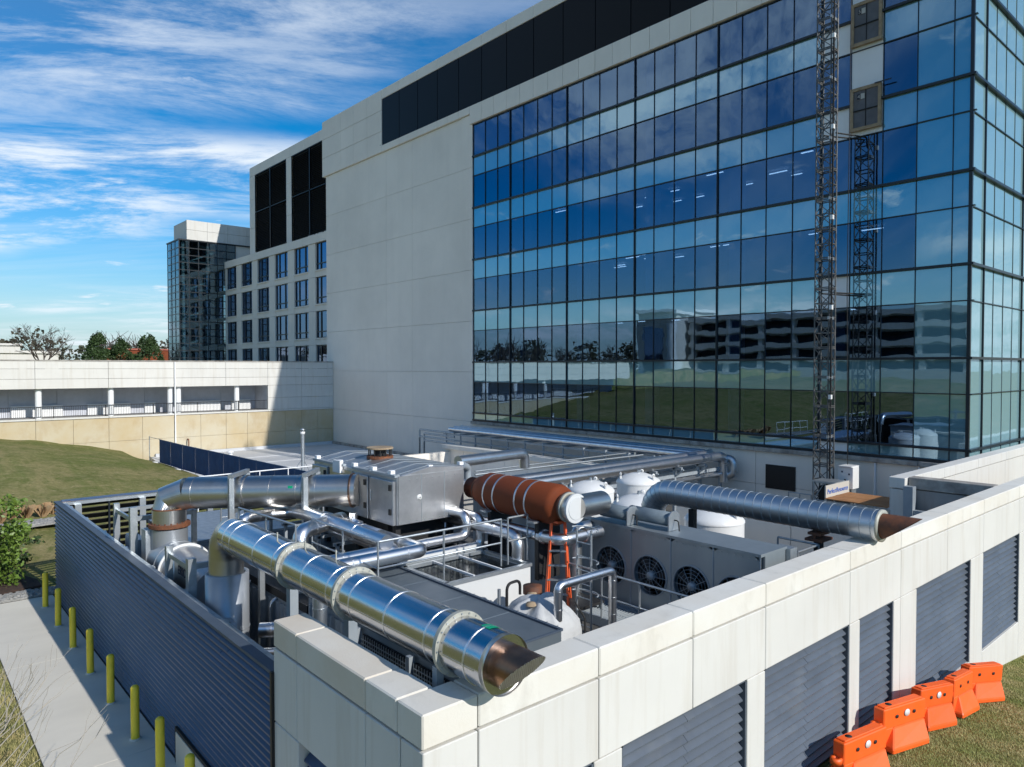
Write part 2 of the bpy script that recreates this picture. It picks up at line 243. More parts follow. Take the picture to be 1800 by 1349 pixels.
# ------------------------------------------------------------------ mesh helpers
OFF = {}
def link(o, parent):
    C.objects.link(o)
    if parent: o.parent = parent
    return o
class MB:
    def __init__(s): s.v = []; s.f = []; s.sm = []
    def add(s, vs, fs, smooth=False):
        b = len(s.v); s.v += [tuple(x) for x in vs]
        for f in fs: s.f.append([b + i for i in f]); s.sm.append(smooth)
        return s
    def box(s, a, b):
        x0, x1 = sorted((a[0], b[0])); y0, y1 = sorted((a[1], b[1])); z0, z1 = sorted((a[2], b[2]))
        return s.add([(x0, y0, z0), (x1, y0, z0), (x1, y1, z0), (x0, y1, z0), (x0, y0, z1), (x1, y0, z1), (x1, y1, z1), (x0, y1, z1)],
              [(0, 3, 2, 1), (4, 5, 6, 7), (0, 1, 5, 4), (1, 2, 6, 5), (2, 3, 7, 6), (3, 0, 4, 7)])
    def bar(s, p, q, w, h=None, up=(0, 0, 1)):
        p = Vector(p); q = Vector(q); h = h or w; d = (q - p).normalized(); u = Vector(up)
        if abs(d.dot(u)) > 0.95: u = Vector((1, 0, 0))
        r = d.cross(u).normalized(); u = r.cross(d)
        c = [r * (-w / 2) + u * (-h / 2), r * (w / 2) + u * (-h / 2), r * (w / 2) + u * (h / 2), r * (-w / 2) + u * (h / 2)]
        return s.add([p + x for x in c] + [q + x for x in c], [(3, 2, 1, 0), (4, 5, 6, 7), (0, 1, 5, 4), (1, 2, 6, 5), (2, 3, 7, 6), (3, 0, 4, 7)])
    def tube(s, pts, r, n=12, caps=True, smooth=True):
        pts = [Vector(p) for p in pts]; m = len(pts)
        rs = r if isinstance(r, (list, tuple)) else [r] * m
        ts = []
        for i in range(m):
            t = (pts[min(i + 1, m - 1)] - pts[max(i - 1, 0)]); ts.append(t.normalized())
        u = Vector((0, 0, 1)) if abs(ts[0].z) < 0.9 else Vector((1, 0, 0))
        u = (u - ts[0] * u.dot(ts[0])).normalized(); vs = []; fs = []
        for i in range(m):
            if i: u = (u - ts[i] * u.dot(ts[i])).normalized()
            w = ts[i].cross(u)
            for k in range(n):
                a = 2 * math.pi * k / n; vs.append(pts[i] + (u * math.cos(a) + w * math.sin(a)) * rs[i])
        for i in range(m - 1):
            for k in range(n):
                k2 = (k + 1) % n; fs.append((i * n + k, i * n + k2, (i + 1) * n + k2, (i + 1) * n + k))
        s.add(vs, fs, smooth)
        if caps:
            s.add(vs[:n], [list(range(n))[::-1]]); s.add(vs[-n:], [list(range(n))])
        return s
    def lathe(s, c, prof, n=24, axis=(0, 0, 1), smooth=True):
        a = Vector(axis).normalized(); u = Vector((1, 0, 0)) if abs(a.x) < 0.9 else Vector((0, 1, 0))
        u = (u - a * u.dot(a)).normalized(); w = a.cross(u); c = Vector(c); vs = []; fs = []
        for (r, h) in prof:
            for k in range(n):
                t = 2 * math.pi * k / n; vs.append(c + a * h + (u * math.cos(t) + w * math.sin(t)) * max(r, 1e-4))
        for i in range(len(prof) - 1):
            for k in range(n):
                k2 = (k + 1) % n; fs.append((i * n + k, i * n + k2, (i + 1) * n + k2, (i + 1) * n + k))
        return s.add(vs, fs, smooth)
    def ring(s, c, axis, r, w, t, n=32):
        return s.lathe(c, [(r, -w / 2), (r + t, -w / 2), (r + t, w / 2), (r, w / 2)], n, axis, smooth=False)
    def prism(s, poly, d):                      # polygon of 3D points extruded by vector d
        poly = [Vector(p) for p in poly]; n = len(poly); d = Vector(d)
        return s.add(poly + [p + d for p in poly], [list(range(n))[::-1], list(range(n, 2 * n))] + [(i, (i + 1) % n, n + (i + 1) % n, n + i) for i in range(n)])
    def mesh(s, name, m, off=Vector((0, 0, 0)), bevel=0):
        me = bpy.data.meshes.new(name); me.from_pydata([tuple(Vector(v) - off) for v in s.v], [], s.f)
        me.polygons.foreach_set('use_smooth', s.sm)
        bm = bmesh.new(); bm.from_mesh(me)
        if bevel:
            bmesh.ops.remove_doubles(bm, verts=bm.verts, dist=1e-5)
            bmesh.ops.bevel(bm, geom=[e for e in bm.edges if len(e.link_faces) == 2 and e.calc_face_angle(0) > 0.5], offset=bevel, segments=1, affect='EDGES')
        bmesh.ops.recalc_face_normals(bm, faces=bm.faces); bm.to_mesh(me); bm.free()
        me.materials.append(MATS[m]); return me
    def build(s, name, m, parent=None, bevel=0, kind=None, label=None):
        off = OFF.get(parent.name, Vector()) if parent else Vector()
        o = bpy.data.objects.new(name, s.mesh(name, m, off, bevel)); link(o, parent); OFF[o.name] = off
        if kind: o['kind'] = kind
        if label: o['label'] = label
        return o
def thing(name, label, cat, loc=(0, 0, 0), group=None):
    o = bpy.data.objects.new(name, None); o.empty_display_size = 0.3; C.objects.link(o); o.location = loc; OFF[o.name] = Vector(loc)
    o['label'] = label; o['category'] = cat
    if group: o['group'] = group
    return o
def tag(o, label, cat, group=None):
    o['label'] = label; o['category'] = cat
    if group: o['group'] = group
    return o
def struct(o): o['kind'] = 'structure'; return o
CACHE = {}
def piece(name, key, maker, m, parent, loc, rot=(0, 0, 0), bevel=0):
    """a repeated small part that shares its mesh; loc in world coordinates"""
    if (key, m) not in CACHE:
        b = MB(); maker(b); CACHE[(key, m)] = b.mesh(name, m, bevel=bevel)
    o = bpy.data.objects.new(name, CACHE[(key, m)]); link(o, parent)
    off = OFF.get(parent.name, Vector()) if parent else Vector()
    o.location = Vector(loc) - off; o.rotation_euler = rot; OFF[o.name] = off; return o
def bbox(name, a, b, m, parent, bevel=0.006):
    a = Vector(a); b = Vector(b); d = b - a; d = Vector((abs(d.x), abs(d.y), abs(d.z))); key = ('bb', round(d.x, 3), round(d.y, 3), round(d.z, 3), bevel)
    return piece(name, key, lambda q: q.box(-d / 2, d / 2), m, parent, (a + b) / 2, bevel=bevel)
def copy_tree(o, parent=None, label=None):
    c = o.copy(); C.objects.link(c); c.parent = parent
    if label: c['label'] = label
    for ch in list(o.children): copy_tree(ch, c)
    return c
def fillet(pts, rad, seg=6):
    pts = [Vector(p) for p in pts]; out = [pts[0]]
    for i in range(1, len(pts) - 1):
        a, b, c = pts[i - 1], pts[i], pts[i + 1]; d1 = (a - b).normalized(); d2 = (c - b).normalized()
        ang = d1.angle(d2); t = min(rad / math.tan(ang / 2), (a - b).length * 0.49, (c - b).length * 0.49)
        p1 = b + d1 * t; p2 = b + d2 * t
        for k in range(seg + 1):
            s = k / seg; out.append((p1 * (1 - s) + b * s) * (1 - s) + (b * (1 - s) + p2 * s) * s)
    out.append(pts[-1]); return out
def text(body, size, m, parent, loc, xdir, ydir, name='lettering', extrude=0.006):
    cu = bpy.data.curves.new('t', 'FONT'); cu.body = body; cu.size = size; cu.extrude = extrude; cu.align_x = 'CENTER'; cu.align_y = 'CENTER'
    o = bpy.data.objects.new('t', cu); C.objects.link(o); dg = bpy.context.evaluated_depsgraph_get()
    me = bpy.data.meshes.new_from_object(o.evaluated_get(dg)); bpy.data.objects.remove(o)
    x = Vector(xdir).normalized(); y = Vector(ydir).normalized(); z = x.cross(y)
    off = OFF.get(parent.name, Vector()); me.transform(Matrix(((x.x, y.x, z.x, loc[0] - off.x), (x.y, y.y, z.y, loc[1] - off.y), (x.z, y.z, z.z, loc[2] - off.z), (0, 0, 0, 1))))
    me.materials.clear(); me.materials.append(MATS[m]); n = bpy.data.objects.new(name, me); link(n, parent); OFF[n.name] = off; return n
# ================================================================== terrain
def sst(a, b, x):
    t = min(1, max(0, (x - a) / (b - a))); return t * t * (3 - 2 * t)
U0 = 38.4; VB = 74.4; UL = 4.4; VF = 6.5
FA = Vector((17.1, 66.5)); FD = Vector((1.2, -24.0)).normalized(); FN = Vector((24.0, 1.2)).normalized()
def gz(x, y):
    if y < VF + 0.3:
        z = -0.13 * max(0, min(x, 40) - 16.5) if x > 0 else 0
        z -= 0.02 * max(0, min(30, 2 - y)); return z
    if UL - 0.1 < x < 46 and y < 29.2: return -0.5
    z = 6.0 * (1 - math.exp(-max(0, 17.5 - x) * 0.21 / 6.0 * 1.15)) if x < 17.5 else 0
    s = sst(30, 66, y) if x > -6 else max(sst(30, 66, y), sst(-6, -40, x))
    if x < 2.3: s = max(s, 0.9 * sst(-6, -45, x))
    z = z * s
    d = (Vector((x, y)) - FA).dot(FN)
    if x < 17 and y > 31: z += .07 * math.sin(x * .9 + y * .35) * math.sin(y * .6 - x * .3) + .05 * math.sin(x * 1.7 - y * .8)
    if y > 28: z -= 1.3 * sst(0.1, 1.3, d)
    if y > VB + 4.3: z = 7.0
    return z
def coords(lo, hi, fine_lo, fine_hi, fs, extra=()):
    xs = []; x = fine_lo
    while x < fine_hi: xs.append(x); x += fs
    st = fs; x = fine_lo
    while x > lo: st *= 1.35; x -= st; xs.append(x)
    st = fs; x = fine_hi; xs.append(x)
    while x < hi: st *= 1.35; x += st; xs.append(x)
    return sorted(set(xs + list(extra)))
xs = coords(-1500, 1800, -20, 46, 1.1, (UL - 0.12, UL - 0.08, 2.3)); ys = coords(-900, 2200, -6, 80, 1.1, (VF + 0.28, VF + 0.32, 29.15, 29.25, VB + 4.25, VB + 4.35))
b = MB(); b.v = [(x, y, gz(x, y)) for y in ys for x in xs]; nx = len(xs)
b.f = [(j * nx + i, j * nx + i + 1, (j + 1) * nx + i + 1, (j + 1) * nx + i) for j in range(len(ys) - 1) for i in range(nx - 1)]; b.sm = [True] * len(b.f)
struct(b.build('ground', 'grass'))
struct(MB().box((UL + .3, VF + .55, -0.3), (46, 29.1, 0)).build('yard_floor', 'yard_slab'))
# concrete apron with panel joints
apr = struct(MB().box((2.3, -4, -0.2), (UL - .02, 29.4, 0.012)).build('pavement', 'dirt'))
y = -3.98
while y < 29.3:
    y2 = min(y + 6.7, 29.38); bbox('pavement_panel', (2.31, y, -0.1), (UL - .03, y2 - .008, 0.03), 'apron_concrete', apr, .002); y = y2
# white membrane roof between the fence and the building
def fl(y): return FA.x + (FA.y - y) * 1.2 / 24.0
rf = struct(MB().prism([(19.2, VB - .05, -1.2), (18.0, 65.5, -1.2), (fl(29.3) + .75, 29.3, -1.2), (U0 - .05, 29.3, -1.2), (U0 - .05, VB - .05, -1.2)], (0, 0, 0.6)).build('flat_roof', 'roof_membrane'))
MB().box((19.6, VB - .35, -.6), (U0 - .1, VB - .06, -.32)).build('roof_kerb', 'roof_membrane', rf)
MB().box((U0 - .38, 48, -.6), (U0 - .06, VB - .4, -.35)).build('roof_kerb', 'sill', rf)
for i in range(9):
    yy = 34 + i * 4.2; MB().bar((fl(yy) + 1.1, yy, -.585), (U0 - .6, yy, -.585), 0.12, 0.03).build('membrane_seam', 'roof_membrane', rf)

# ================================================================== office building, main block
OB = thing('office_building', 'long glass fronted office block with grey concrete end wall and black rooftop band', 'building', (U0, 30, 0))
ROWZ = [3.47, 4.06, 6.72, 8.44, 11.15, 12.87, 15.58, 17.25, 20.0, 21.68, 24.43, 26.06, 28.76]
VCOL = [11.15, 11.95] + [11.95 + 1.6 * k for k in range(1, 24)]        # 24 bays
VEND = VCOL[-1]
def hspan(i): return i % 2 == 0                                        # spandrel rows
GX = U0
def pane(w, h): return lambda q: q.box((-w / 2, -0.015, -h / 2), (w / 2, 0.015, h / 2))
DOORCOL = 5                                                           # bay with the landing doors
for j in range(len(ROWZ) - 1):
    z0, z1 = ROWZ[j], ROWZ[j + 1]
    for i in range(len(VCOL) - 1):
        v0, v1 = VCOL[i], VCOL[i + 1]; w = round(v1 - v0 - .036, 3); h = round(z1 - z0 - .05, 3)
        tilt = (random.gauss(0, .0016), 0, R(-90) + random.gauss(0, .0016)); pos = (GX + .06, (v0 + v1) / 2, (z0 + z1) / 2)
        white = (i == DOORCOL - 2 and j >= 8) or (i == DOORCOL - 1 and j in (0, 4, 8, 10))
        if white:
            piece('infill_panel', ('pn', w, h), pane(w, h), 'panel_white', OB, (GX + .03, pos[1], pos[2]), (0, 0, R(-90)))
        elif hspan(j) or i < 2:
            piece('spandrel_pane', ('pn', w, h), pane(w, h), 'spandrel_glass', OB, pos, tilt)
        else:
            piece('vision_pane', ('pn', w, h), pane(w, h), 'vision_glass', OB, pos, tilt)
for i, v in enumerate(VCOL):
    thick = i > 1 and (i - 1) % 4 == 0
    bbox('mullion', (GX - (.06 if thick else .012), v - (.03 if thick else .012), 3.47), (GX + .14, v + (.03 if thick else .012), 28.76), 'mullion', OB, 0)
for j, z in enumerate(ROWZ):
    fl_ = (j % 2 == 1 and j > 0) or j == 0
    bbox('transom', (GX - (.13 if fl_ else .03), 10.99, z - (.06 if fl_ else .025)), (GX + .13, VEND + .04, z + (.06 if fl_ else .025)), 'mullion', OB, 0)
# right facade of the glass (runs along X at y = 11.15)
UC = [U0, U0 + 2.0] + [U0 + 2.0 + 1.65 * k for k in range(1, 9)]
ROWR = ROWZ + [28.76 + 1.7, 28.76 + 4.4]
for j in range(len(ROWR) - 1):
    z0, z1 = ROWR[j], ROWR[j + 1]
    for i in range(len(UC) - 1):
        u0, u1 = UC[i], UC[i + 1]; w = round(u1 - u0 - .036, 3); h = round(z1 - z0 - .05, 3)
        piece('side_pane', ('pn', w, h), pane(w, h), 'side_glass', OB, ((u0 + u1) / 2, 11.21, (z0 + z1) / 2), (random.gauss(0, .0025), 0, random.gauss(0, .0025)))
for i, u in enumerate(UC):
    if i: bbox('mullion', (u - (.035 if i % 4 == 1 else .012), 11.15 - (.04 if i % 4 == 1 else -.02), 3.47), (u + (.035 if i % 4 == 1 else .012), 11.27, 33.1), 'mullion', OB, 0)
for j, z in enumerate(ROWR):
    k = .13 if (j % 2 == 1 or j == 0) else .02
    bbox('transom', (U0 - .02, 11.15 - k, z - (.06 if k > .1 else .022)), (UC[-1], 11.28, z + (.06 if k > .1 else .022)), 'mullion', OB, 0)
MB().box((U0 - .05, 11.1, 3.42), (U0 + .1, 11.25, 33.1)).build('corner_post', 'mullion', OB)
# interior seen through the glass
for z in [3.3] + [ROWZ[k] + 0.85 for k in (2, 4, 6, 8, 10)] + [29.6]:
    MB().box((U0 + .35, 11.6, z - .25), (U0 + 12, VEND, z + .2)).build('floor_slab', 'interior', OB)
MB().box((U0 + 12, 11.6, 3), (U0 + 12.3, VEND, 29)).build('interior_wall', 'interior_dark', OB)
for k in range(7):
    v = VCOL[1] + 1.6 * 4 * k - .75
    if v > 11.5: bbox('interior_column', (U0 + .7, v - .35, 3.3), (U0 + 1.4, v + .35, 29.4), 'panel_white', OB, 0)
for zc in (11.15, 15.58, 20.0):
    for k in range(13):
        v = 14 + random.random() * 28; u = U0 + 1.8 + random.random() * 5
        bbox('ceiling_light', (u, v, zc + .40), (u + .10, v + random.choice((.7, 1.2)), zc + .44), 'tube_light', OB, 0)
for zc in (20.9, 24.9):
    for k in range(24):
        v = 13 + k * 1.45; bbox('hanging_rail', (U0 + 1.9, v, zc + 1.2), (U0 + 1.95, v + 1.25, zc + 1.25), 'panel_white', OB, 0)
# roof, upper band and body behind
MB().box((U0 + .3, 11.5, 29.7), (U0 + 40, VB + 1.4, 35.4)).build('upper_body', 'facade_precast', OB)
MB().box((U0 + .25, VEND + .05, -1), (U0 + 12, VB + 2, 35)).build('end_body', 'facade_precast', OB)
MB().box((U0 + 12.4, 11.6, -1), (U0 + 40, VB + 1.4, 29.6)).build('core_body', 'facade_precast', OB)
def vpanels(vs, zs, m=('facade_precast'), u=U0, t=.3, nm='wall_panel', gap=.018):
    for a in range(len(vs) - 1):
        for c in range(len(zs) - 1):
            bbox(nm, (u, vs[a] + gap / 2, zs[c] + gap / 2), (u + t, vs[a + 1] - gap / 2, zs[c + 1] - gap / 2), m, OB, .008)
ZJ = [-1, 3.3, 7.6, 12.0, 16.4, 20.8, 25.2, 29.72]
vpanels([50.3, 58.2, 62.9, VB + 1.5], ZJ)
vpanels([VEND + .06, 50.3], ZJ[:-1] + [29.72], u=U0 - .06, t=.36)
# upper band (stands 12 cm proud)
vpanels([VEND + .06] + [VEND + .06 + 3.2 * k for k in range(1, 5)], [29.75, 30.4, 35.0, 35.95], u=U0 - .0, t=.3)
PV = [63.4 - 3.2 * k for k in range(17)]
for k in range(16):
    if PV[k + 1] < 11: break
    bbox('dark_panel', (U0 - .16, PV[k + 1] + .03, 30.4), (U0 + .2, PV[k] - .03, 35.0), 'black_panel', OB, .01)
    bbox('parapet_panel', (U0 - .2, PV[k + 1] + .012, 35.02), (U0 + .5, PV[k] - .012, 35.95), 'facade_precast', OB, .01)
    for q in (0, 1):
        a = PV[k + 1] + 1.6 * q
        lo = 29.75 if a > VEND - 1.0 else 28.85
        bbox('band_panel', (U0 - .2, a + .012, lo), (U0 + .2, a + 1.588, 30.38), 'facade_precast', OB, .01)
bbox('parapet_panel', (U0 - .2, 11.0, 28.85), (U0 + .5, PV[16] - .01 if PV[16] > 11 else 12.2, 35.95), 'facade_precast', OB)
for a, c in ((63.42, 66.3), (66.32, 69.2), (69.22, 72.0), (72.02, VB + 2)):
    for z0, z1 in ((29.75, 31.8), (31.83, 33.9), (33.93, 35.95)):
        bbox('band_panel', (U0 - .2, a, z0), (U0 + .2, c, z1), 'facade_precast', OB, .01)
for k in range(5):
    MB().bar((U0 - .28, VEND + 2.0 + k * 3.2, 30.4), (U0 - .28, VEND + 2.0 + k * 3.2, 30.45), .05).build('clip', 'mullion', OB)
# podium wall under the glass
PJ = [10.4, 13.2, 17.6, 22.0, 26.4, 30.8, 35.2, 39.6, 44.0, VEND + .05]
for a in range(len(PJ) - 1):
    for z0, z1 in ((-1, 1.2), (1.22, 3.12)):
        bbox('podium_panel', (U0 - .1, PJ[a] + .012, z0), (U0 + .25, PJ[a + 1] - .012, z1), 'facade_precast', OB, .008)
    bbox('window_sill', (U0 - .32, PJ[a] + .01, 3.14), (U0 + .3, PJ[a + 1] - .01, 3.38), 'sill', OB, .015)
lv = MB().box((U0 - .16, P(1400, 840, u=U0).y, P(1370, 860, u=U0).z), (U0 - .02, P(1348, 840, u=U0).y, P(1370, 818, u=U0).z)).build('vent_panel', 'black_slat', OB)
for px in (1538, 1616):
    q = P(px, 830, u=U0 - .2); MB().tube([(U0 - .2, q.y, 0), (U0 - .2, q.y, 3.1)], .05, 10).build('downpipe', 'panel_white', OB)
# landing doors with timber frames
for num, z0 in (('4', 20.32), ('5', 24.68)):
    dv = (VCOL[DOORCOL - 2] + VCOL[DOORCOL - 1]) / 2; z1 = z0 + 2.1
    MB().box((U0 - .14, dv - .62, z0 + .1), (U0 - .05, dv + .62, z1 - .1)).build('landing_door', 'door_grey', OB)
    dr = OB.children[-1]
    fr = MB(); fr.box((U0 - .24, dv - .78, z0 - .06), (U0 - .03, dv + .78, z0 + .1)); fr.box((U0 - .2, dv - .76, z1 - .1), (U0 - .03, dv + .76, z1 + .06))
    fr.box((U0 - .2, dv - .76, z0 + .1), (U0 - .03, dv - .62, z1 - .1)); fr.box((U0 - .2, dv + .62, z0 + .1), (U0 - .03, dv + .76, z1 - .1)); fr.build('door_frame', 'timber', OB)
    MB().box((U0 - .16, dv - .02, z0 + .1), (U0 - .145, dv + .02, z1 - .1)).build('door_seam', 'black_rubber', OB)
    MB().bar((U0 - .17, dv - .6, z0 + .98), (U0 - .17, dv + .6, z0 + .98), .05).build('door_bar', 'black_rubber', OB)
    MB().box((U0 - .17, dv + .05, z1 - .55), (U0 - .15, dv + .42, z1 - .28)).build('number_plate', 'sign_white', OB)
    MB().box((U0 - .176, dv + .25, z1 - .55), (U0 - .171, dv + .42, z1 - .28)).build('number_plate', 'dark_text', OB)
    text(num, .25, 'sign_white', OB, (U0 - .185, dv + .335, z1 - .42), (0, -1, 0), (0, 0, 1))
    MB().bar((U0 - .3, dv - 1.3, z1 + .02), (U0 - .3, dv - .5, z1 + .02), .05).build('safety_bar', 'mullion', OB)

# ================================================================== window wing with penthouse
U1 = 42.5; WW = thing('window_wing', 'four storey concrete wing with square dark windows and black louvred rooftop housing', 'building', (U1, 95, 7))
v0 = 81.0; NV = 6; PIT = 6.4
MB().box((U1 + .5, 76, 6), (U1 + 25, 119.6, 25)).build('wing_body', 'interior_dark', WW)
wv = [82.8 + PIT * k for k in range(NV)]; ROWS = [7.4, 11.8, 16.2, 20.6]; WH = 3.5; WD = 4.3
for k in range(NV + 1):
    a = 76 if k == 0 else wv[k - 1] + WD; c = wv[k] if k < NV else 119.65
    for z0, z1 in ((6, 7.4), (7.42, 10.9), (10.92, 15.3), (15.32, 19.7), (19.72, 24.1)):
        bbox('pier_panel', (U1, a + .012, z0), (U1 + .5, c - .012, z1 - .01), 'facade_precast', WW, .01)
for i, z in enumerate(ROWS):
    for k in range(NV):
        a = wv[k]
        if i < 3: bbox('spandrel_panel', (U1 + .02, a, z + WH), (U1 + .5, a + WD, ROWS[i + 1]), 'facade_precast', WW, .01)
        bbox('window_ledge', (U1 - .1, a - .15, z - .16), (U1 + .2, a + WD + .15, z), 'facade_precast', WW, .01)
        fr = MB(); x0, x1 = U1 + .2, U1 + .32
        fr.box((x0, a, z), (x1, a + .12, z + WH)); fr.box((x0, a + WD - .12, z), (x1, a + WD, z + WH)); fr.box((x0, a, z), (x1, a + WD, z + .12)); fr.box((x0, a, z + WH - .12), (x1, a + WD, z + WH))
        for m_ in (.28, .72): fr.box((x0 - .05, a + WD * m_ - .09, z), (x1, a + WD * m_ + .09, z + WH))
        fr.box((x0 - .05, a, z + .75), (x1, a + WD, z + .9))
        f = fr.build('window_frame', 'mullion', WW)
        bbox('window_pane', (U1 + .25, a + .1, z + .1), (U1 + .28, a + WD - .1, z + WH - .1), 'window_glass', f, 0)
        if i < 3: pass
for k in range(9):
    a = 76 + k * 4.85; bbox('cornice_panel', (U1 - .12, a + .012, 24.12), (U1 + .5, a + 4.84, 25.2), 'facade_precast', WW, .01)
UPH = 43.6; ph = MB().box((UPH + .3, 83, 25.2), (UPH + 20, 111.6, 38.9)).build('penthouse_body', 'facade_precast', WW)
LB = [(85.2, 96.5), (98.2, 109.6)]
for a, c in ((83, 85.2), (96.5, 98.2), (109.6, 111.7)):
    for z0, z1 in ((25.2, 29.5), (29.52, 34), (34.02, 37.6)): bbox('penthouse_panel', (UPH - .05, a, z0), (UPH + .3, c, z1 - .01), 'facade_precast', ph, .01)
for k in range(6): bbox('penthouse_panel', (UPH - .05, 83 + k * 4.78, 37.62), (UPH + .3, 83 + k * 4.78 + 4.76, 39), 'facade_precast', ph, .01)
for a, c in LB:
    mid = (a + c) / 2
    for va, vc in ((a, mid), (mid, c)):
        for z0, z1 in ((25.8, 31.9), (32.0, 37.6)):
            m = MB(); m.box((UPH + .2, va, z0), (UPH + .28, vc, z1)); z = z0 + .12
            while z < z1 - .2:
                m.add([(UPH - .02, va + .05, z), (UPH - .02, vc - .05, z), (UPH + .2, vc - .05, z + .2), (UPH + .2, va + .05, z + .2)], [(0, 1, 2, 3)]); z += .24
            lo = m.build('louvre_bank', 'black_slat', ph); lo['kind'] = 'stuff'
            f = MB(); f.bar((UPH, va + .06, z0), (UPH, va + .06, z1), .12); f.bar((UPH, vc - .06, z0), (UPH, vc - .06, z1), .12); f.bar((UPH, va, z1 - .06), (UPH, vc, z1 - .06), .12); f.build('louvre_frame', 'black_panel', ph)
for k in range(7):
    MB().tube([(UPH + 1, 85 + 4 * k, 39), (UPH + 1, 85 + 4 * k, 39.7)], .03, 6).build('lightning_rod', 'galv', ph)
for k in range(14):
    v = 83.5 + random.random() * 6; bbox('ballast_block', (U1 + .3, v, 25.2), (U1 + .55, v + .4, 25.45), 'precast', WW)

# ================================================================== glass stair tower
VT = 119.75; UT0 = 35.4; TW = thing('stair_tower', 'clear glass stair tower with stacked glazing bars and white box roof', 'building', (UT0 + 3, VT + 3, 7))
TZ = 28.1; nrow = 19
for j in range(nrow + 1):
    z = 6 + (TZ - 6) * j / nrow; t = .06
    MB().box((UT0 - .04, VT - .06, z - t), (44.2, VT + .04, z + t)).build('glazing_bar', 'mullion', TW)
    MB().box((UT0 - .06, VT, z - t), (UT0 + .04, 125.7, z + t)).build('glazing_bar', 'mullion', TW)
for k in range(7):
    u = UT0 + (44.2 - UT0) * k / 6; bbox('mullion', (u - .05, VT - .07, 6), (u + .05, VT + .05, TZ), 'mullion', TW, 0)
for k in range(4):
    v = VT + 5.95 * k / 3; bbox('mullion', (UT0 - .07, v - .05, 6), (UT0 + .05, v + .05, TZ), 'mullion', TW, 0)
hh = (TZ - 6) / nrow
for j in range(nrow):
    for k in range(6):
        w = (44.2 - UT0) / 6; piece('glass_pane', ('tp', 1), lambda q: q.box((-w / 2 + .06, -.01, -hh / 2 + .07), (w / 2 - .06, .01, hh / 2 - .07)), 'tower_glass', TW, (UT0 + w * (k + .5), VT, 6 + hh * (j + .5)))
    for k in range(3):
        w2 = 5.95 / 3; piece('glass_pane', ('tp', 2), lambda q: q.box((-.01, -w2 / 2 + .06, -hh / 2 + .07), (.01, w2 / 2 - .06, hh / 2 - .07)), 'tower_glass', TW, (UT0, VT + w2 * (k + .5), 6 + hh * (j + .5)))
for z in (7.4, 11.8, 16.2, 20.6, 25.0):
    MB().box((UT0 + .4, VT + .5, z - .3), (43.8, VT + 5.4, z)).build('landing_slab', 'interior', TW)
    MB().prism([(37, VT + 1, z), (37, VT + 1, z - .25), (42, VT + 1, z + 2.0), (42, VT + 1, z + 2.25)], (0, 1.6, 0)).build('stair_flight', 'panel_white', TW)
    MB().prism([(37, VT + 3.2, z + 4.4), (37, VT + 3.2, z + 4.15), (42, VT + 3.2, z + 1.9), (42, VT + 3.2, z + 2.2)], (0, 1.6, 0)).build('stair_flight', 'panel_white', TW)
for u, v in ((36.2, VT + .8), (40, VT + .8), (36.2, VT + 5), (43, VT + 5)): bbox('tower_column', (u - .2, v - .2, 6), (u + .2, v + .2, TZ), 'panel_white', TW)
MB().box((UT0 + .2, 125.3, 6), (44.2, 125.7, TZ)).build('rear_wall', 'interior_dark', TW)
for k in range(4):
    a = 36.6 + k * 3.2
    for z0, z1 in ((28.3, 29.85), (29.88, 31.4)): bbox('box_panel', (a + .012, VT + .1, z0), (a + 3.188, VT + .5, z1), 'precast', TW, .01)
MB().box((44.3, VT + .1, 22), (49, VT + 6, 28.29)).build('link_wall', 'facade_precast', TW)
MB().box((36.62, VT + .5, 28.3), (49, 126.5, 31.35)).build('roof_box', 'precast', TW)
MB().box((UT0 - .15, VT - .15, TZ), (49, 126, 28.28)).build('tower_cap', 'mullion', TW)

# ================================================================== back terrace wall with gallery
BW = thing('terrace_wall', 'long white concrete terrace wall with open gallery above stained base', 'wall', (15, VB, 0))
JU = [-14, -8.5, -3, 2.0, 10.0, 15.7, 21.4, 26.4, 30.8, 34.6, U0 - .02]
for i in range(len(JU) - 1):
    a, c = JU[i] + .012, JU[i + 1] - .012
    for z0, z1 in ((6.1, 6.95), (6.97, 7.85), (7.87, 8.55)): bbox('fascia_panel', (a, VB, z0), (c, VB + .4, z1), 'precast', BW, .01)
    bbox('wall_cap', (a - .012, VB - .06, 8.56), (c + .012, VB + .5, 8.66), 'sill', BW, 0)
    if c > 30.9:
        for z0, z1 in ((3.5, 4.75), (4.77, 6.08)): bbox('fascia_panel', (a, VB, z0), (c, VB + .4, z1), 'precast', BW, .01)
    nb_ = max(1, round((c - a) / 2.4)); bw_ = (c - a + .02) / nb_
    for kk in range(nb_):
        for z0, z1 in ((-1.2, 1.1), (1.115, 3.3)): bbox('base_panel', (a + kk * bw_, VB + .03, z0), (a + (kk + 1) * bw_ - .018, VB + .5, z1), 'stained_concrete', BW, .012)
    bbox('base_cap', (a, VB - .06, 3.32), (c, VB + .6, 3.48), 'precast', BW, .01)
MB().box((-14, VB + .6, 3.2), (30.8, VB + 3.6, 3.46)).build('gallery_floor', 'grey_concrete', BW)
for k in range(12): bbox('gallery_panel', (-14 + k * 3.74, VB + 3.6, 3.46), (-14 + k * 3.74 + 3.72, VB + 3.9, 6.6), 'gallery_grey', BW)
MB().box((-14, VB + .4, 6.1), (30.8, VB + 3.6, 6.3)).build('gallery_ceiling', 'grey_concrete', BW)
MB().box((30.8, VB + .4, 3.4), (31.2, VB + 3.6, 6.2)).build('gallery_end', 'gallery_grey', BW)
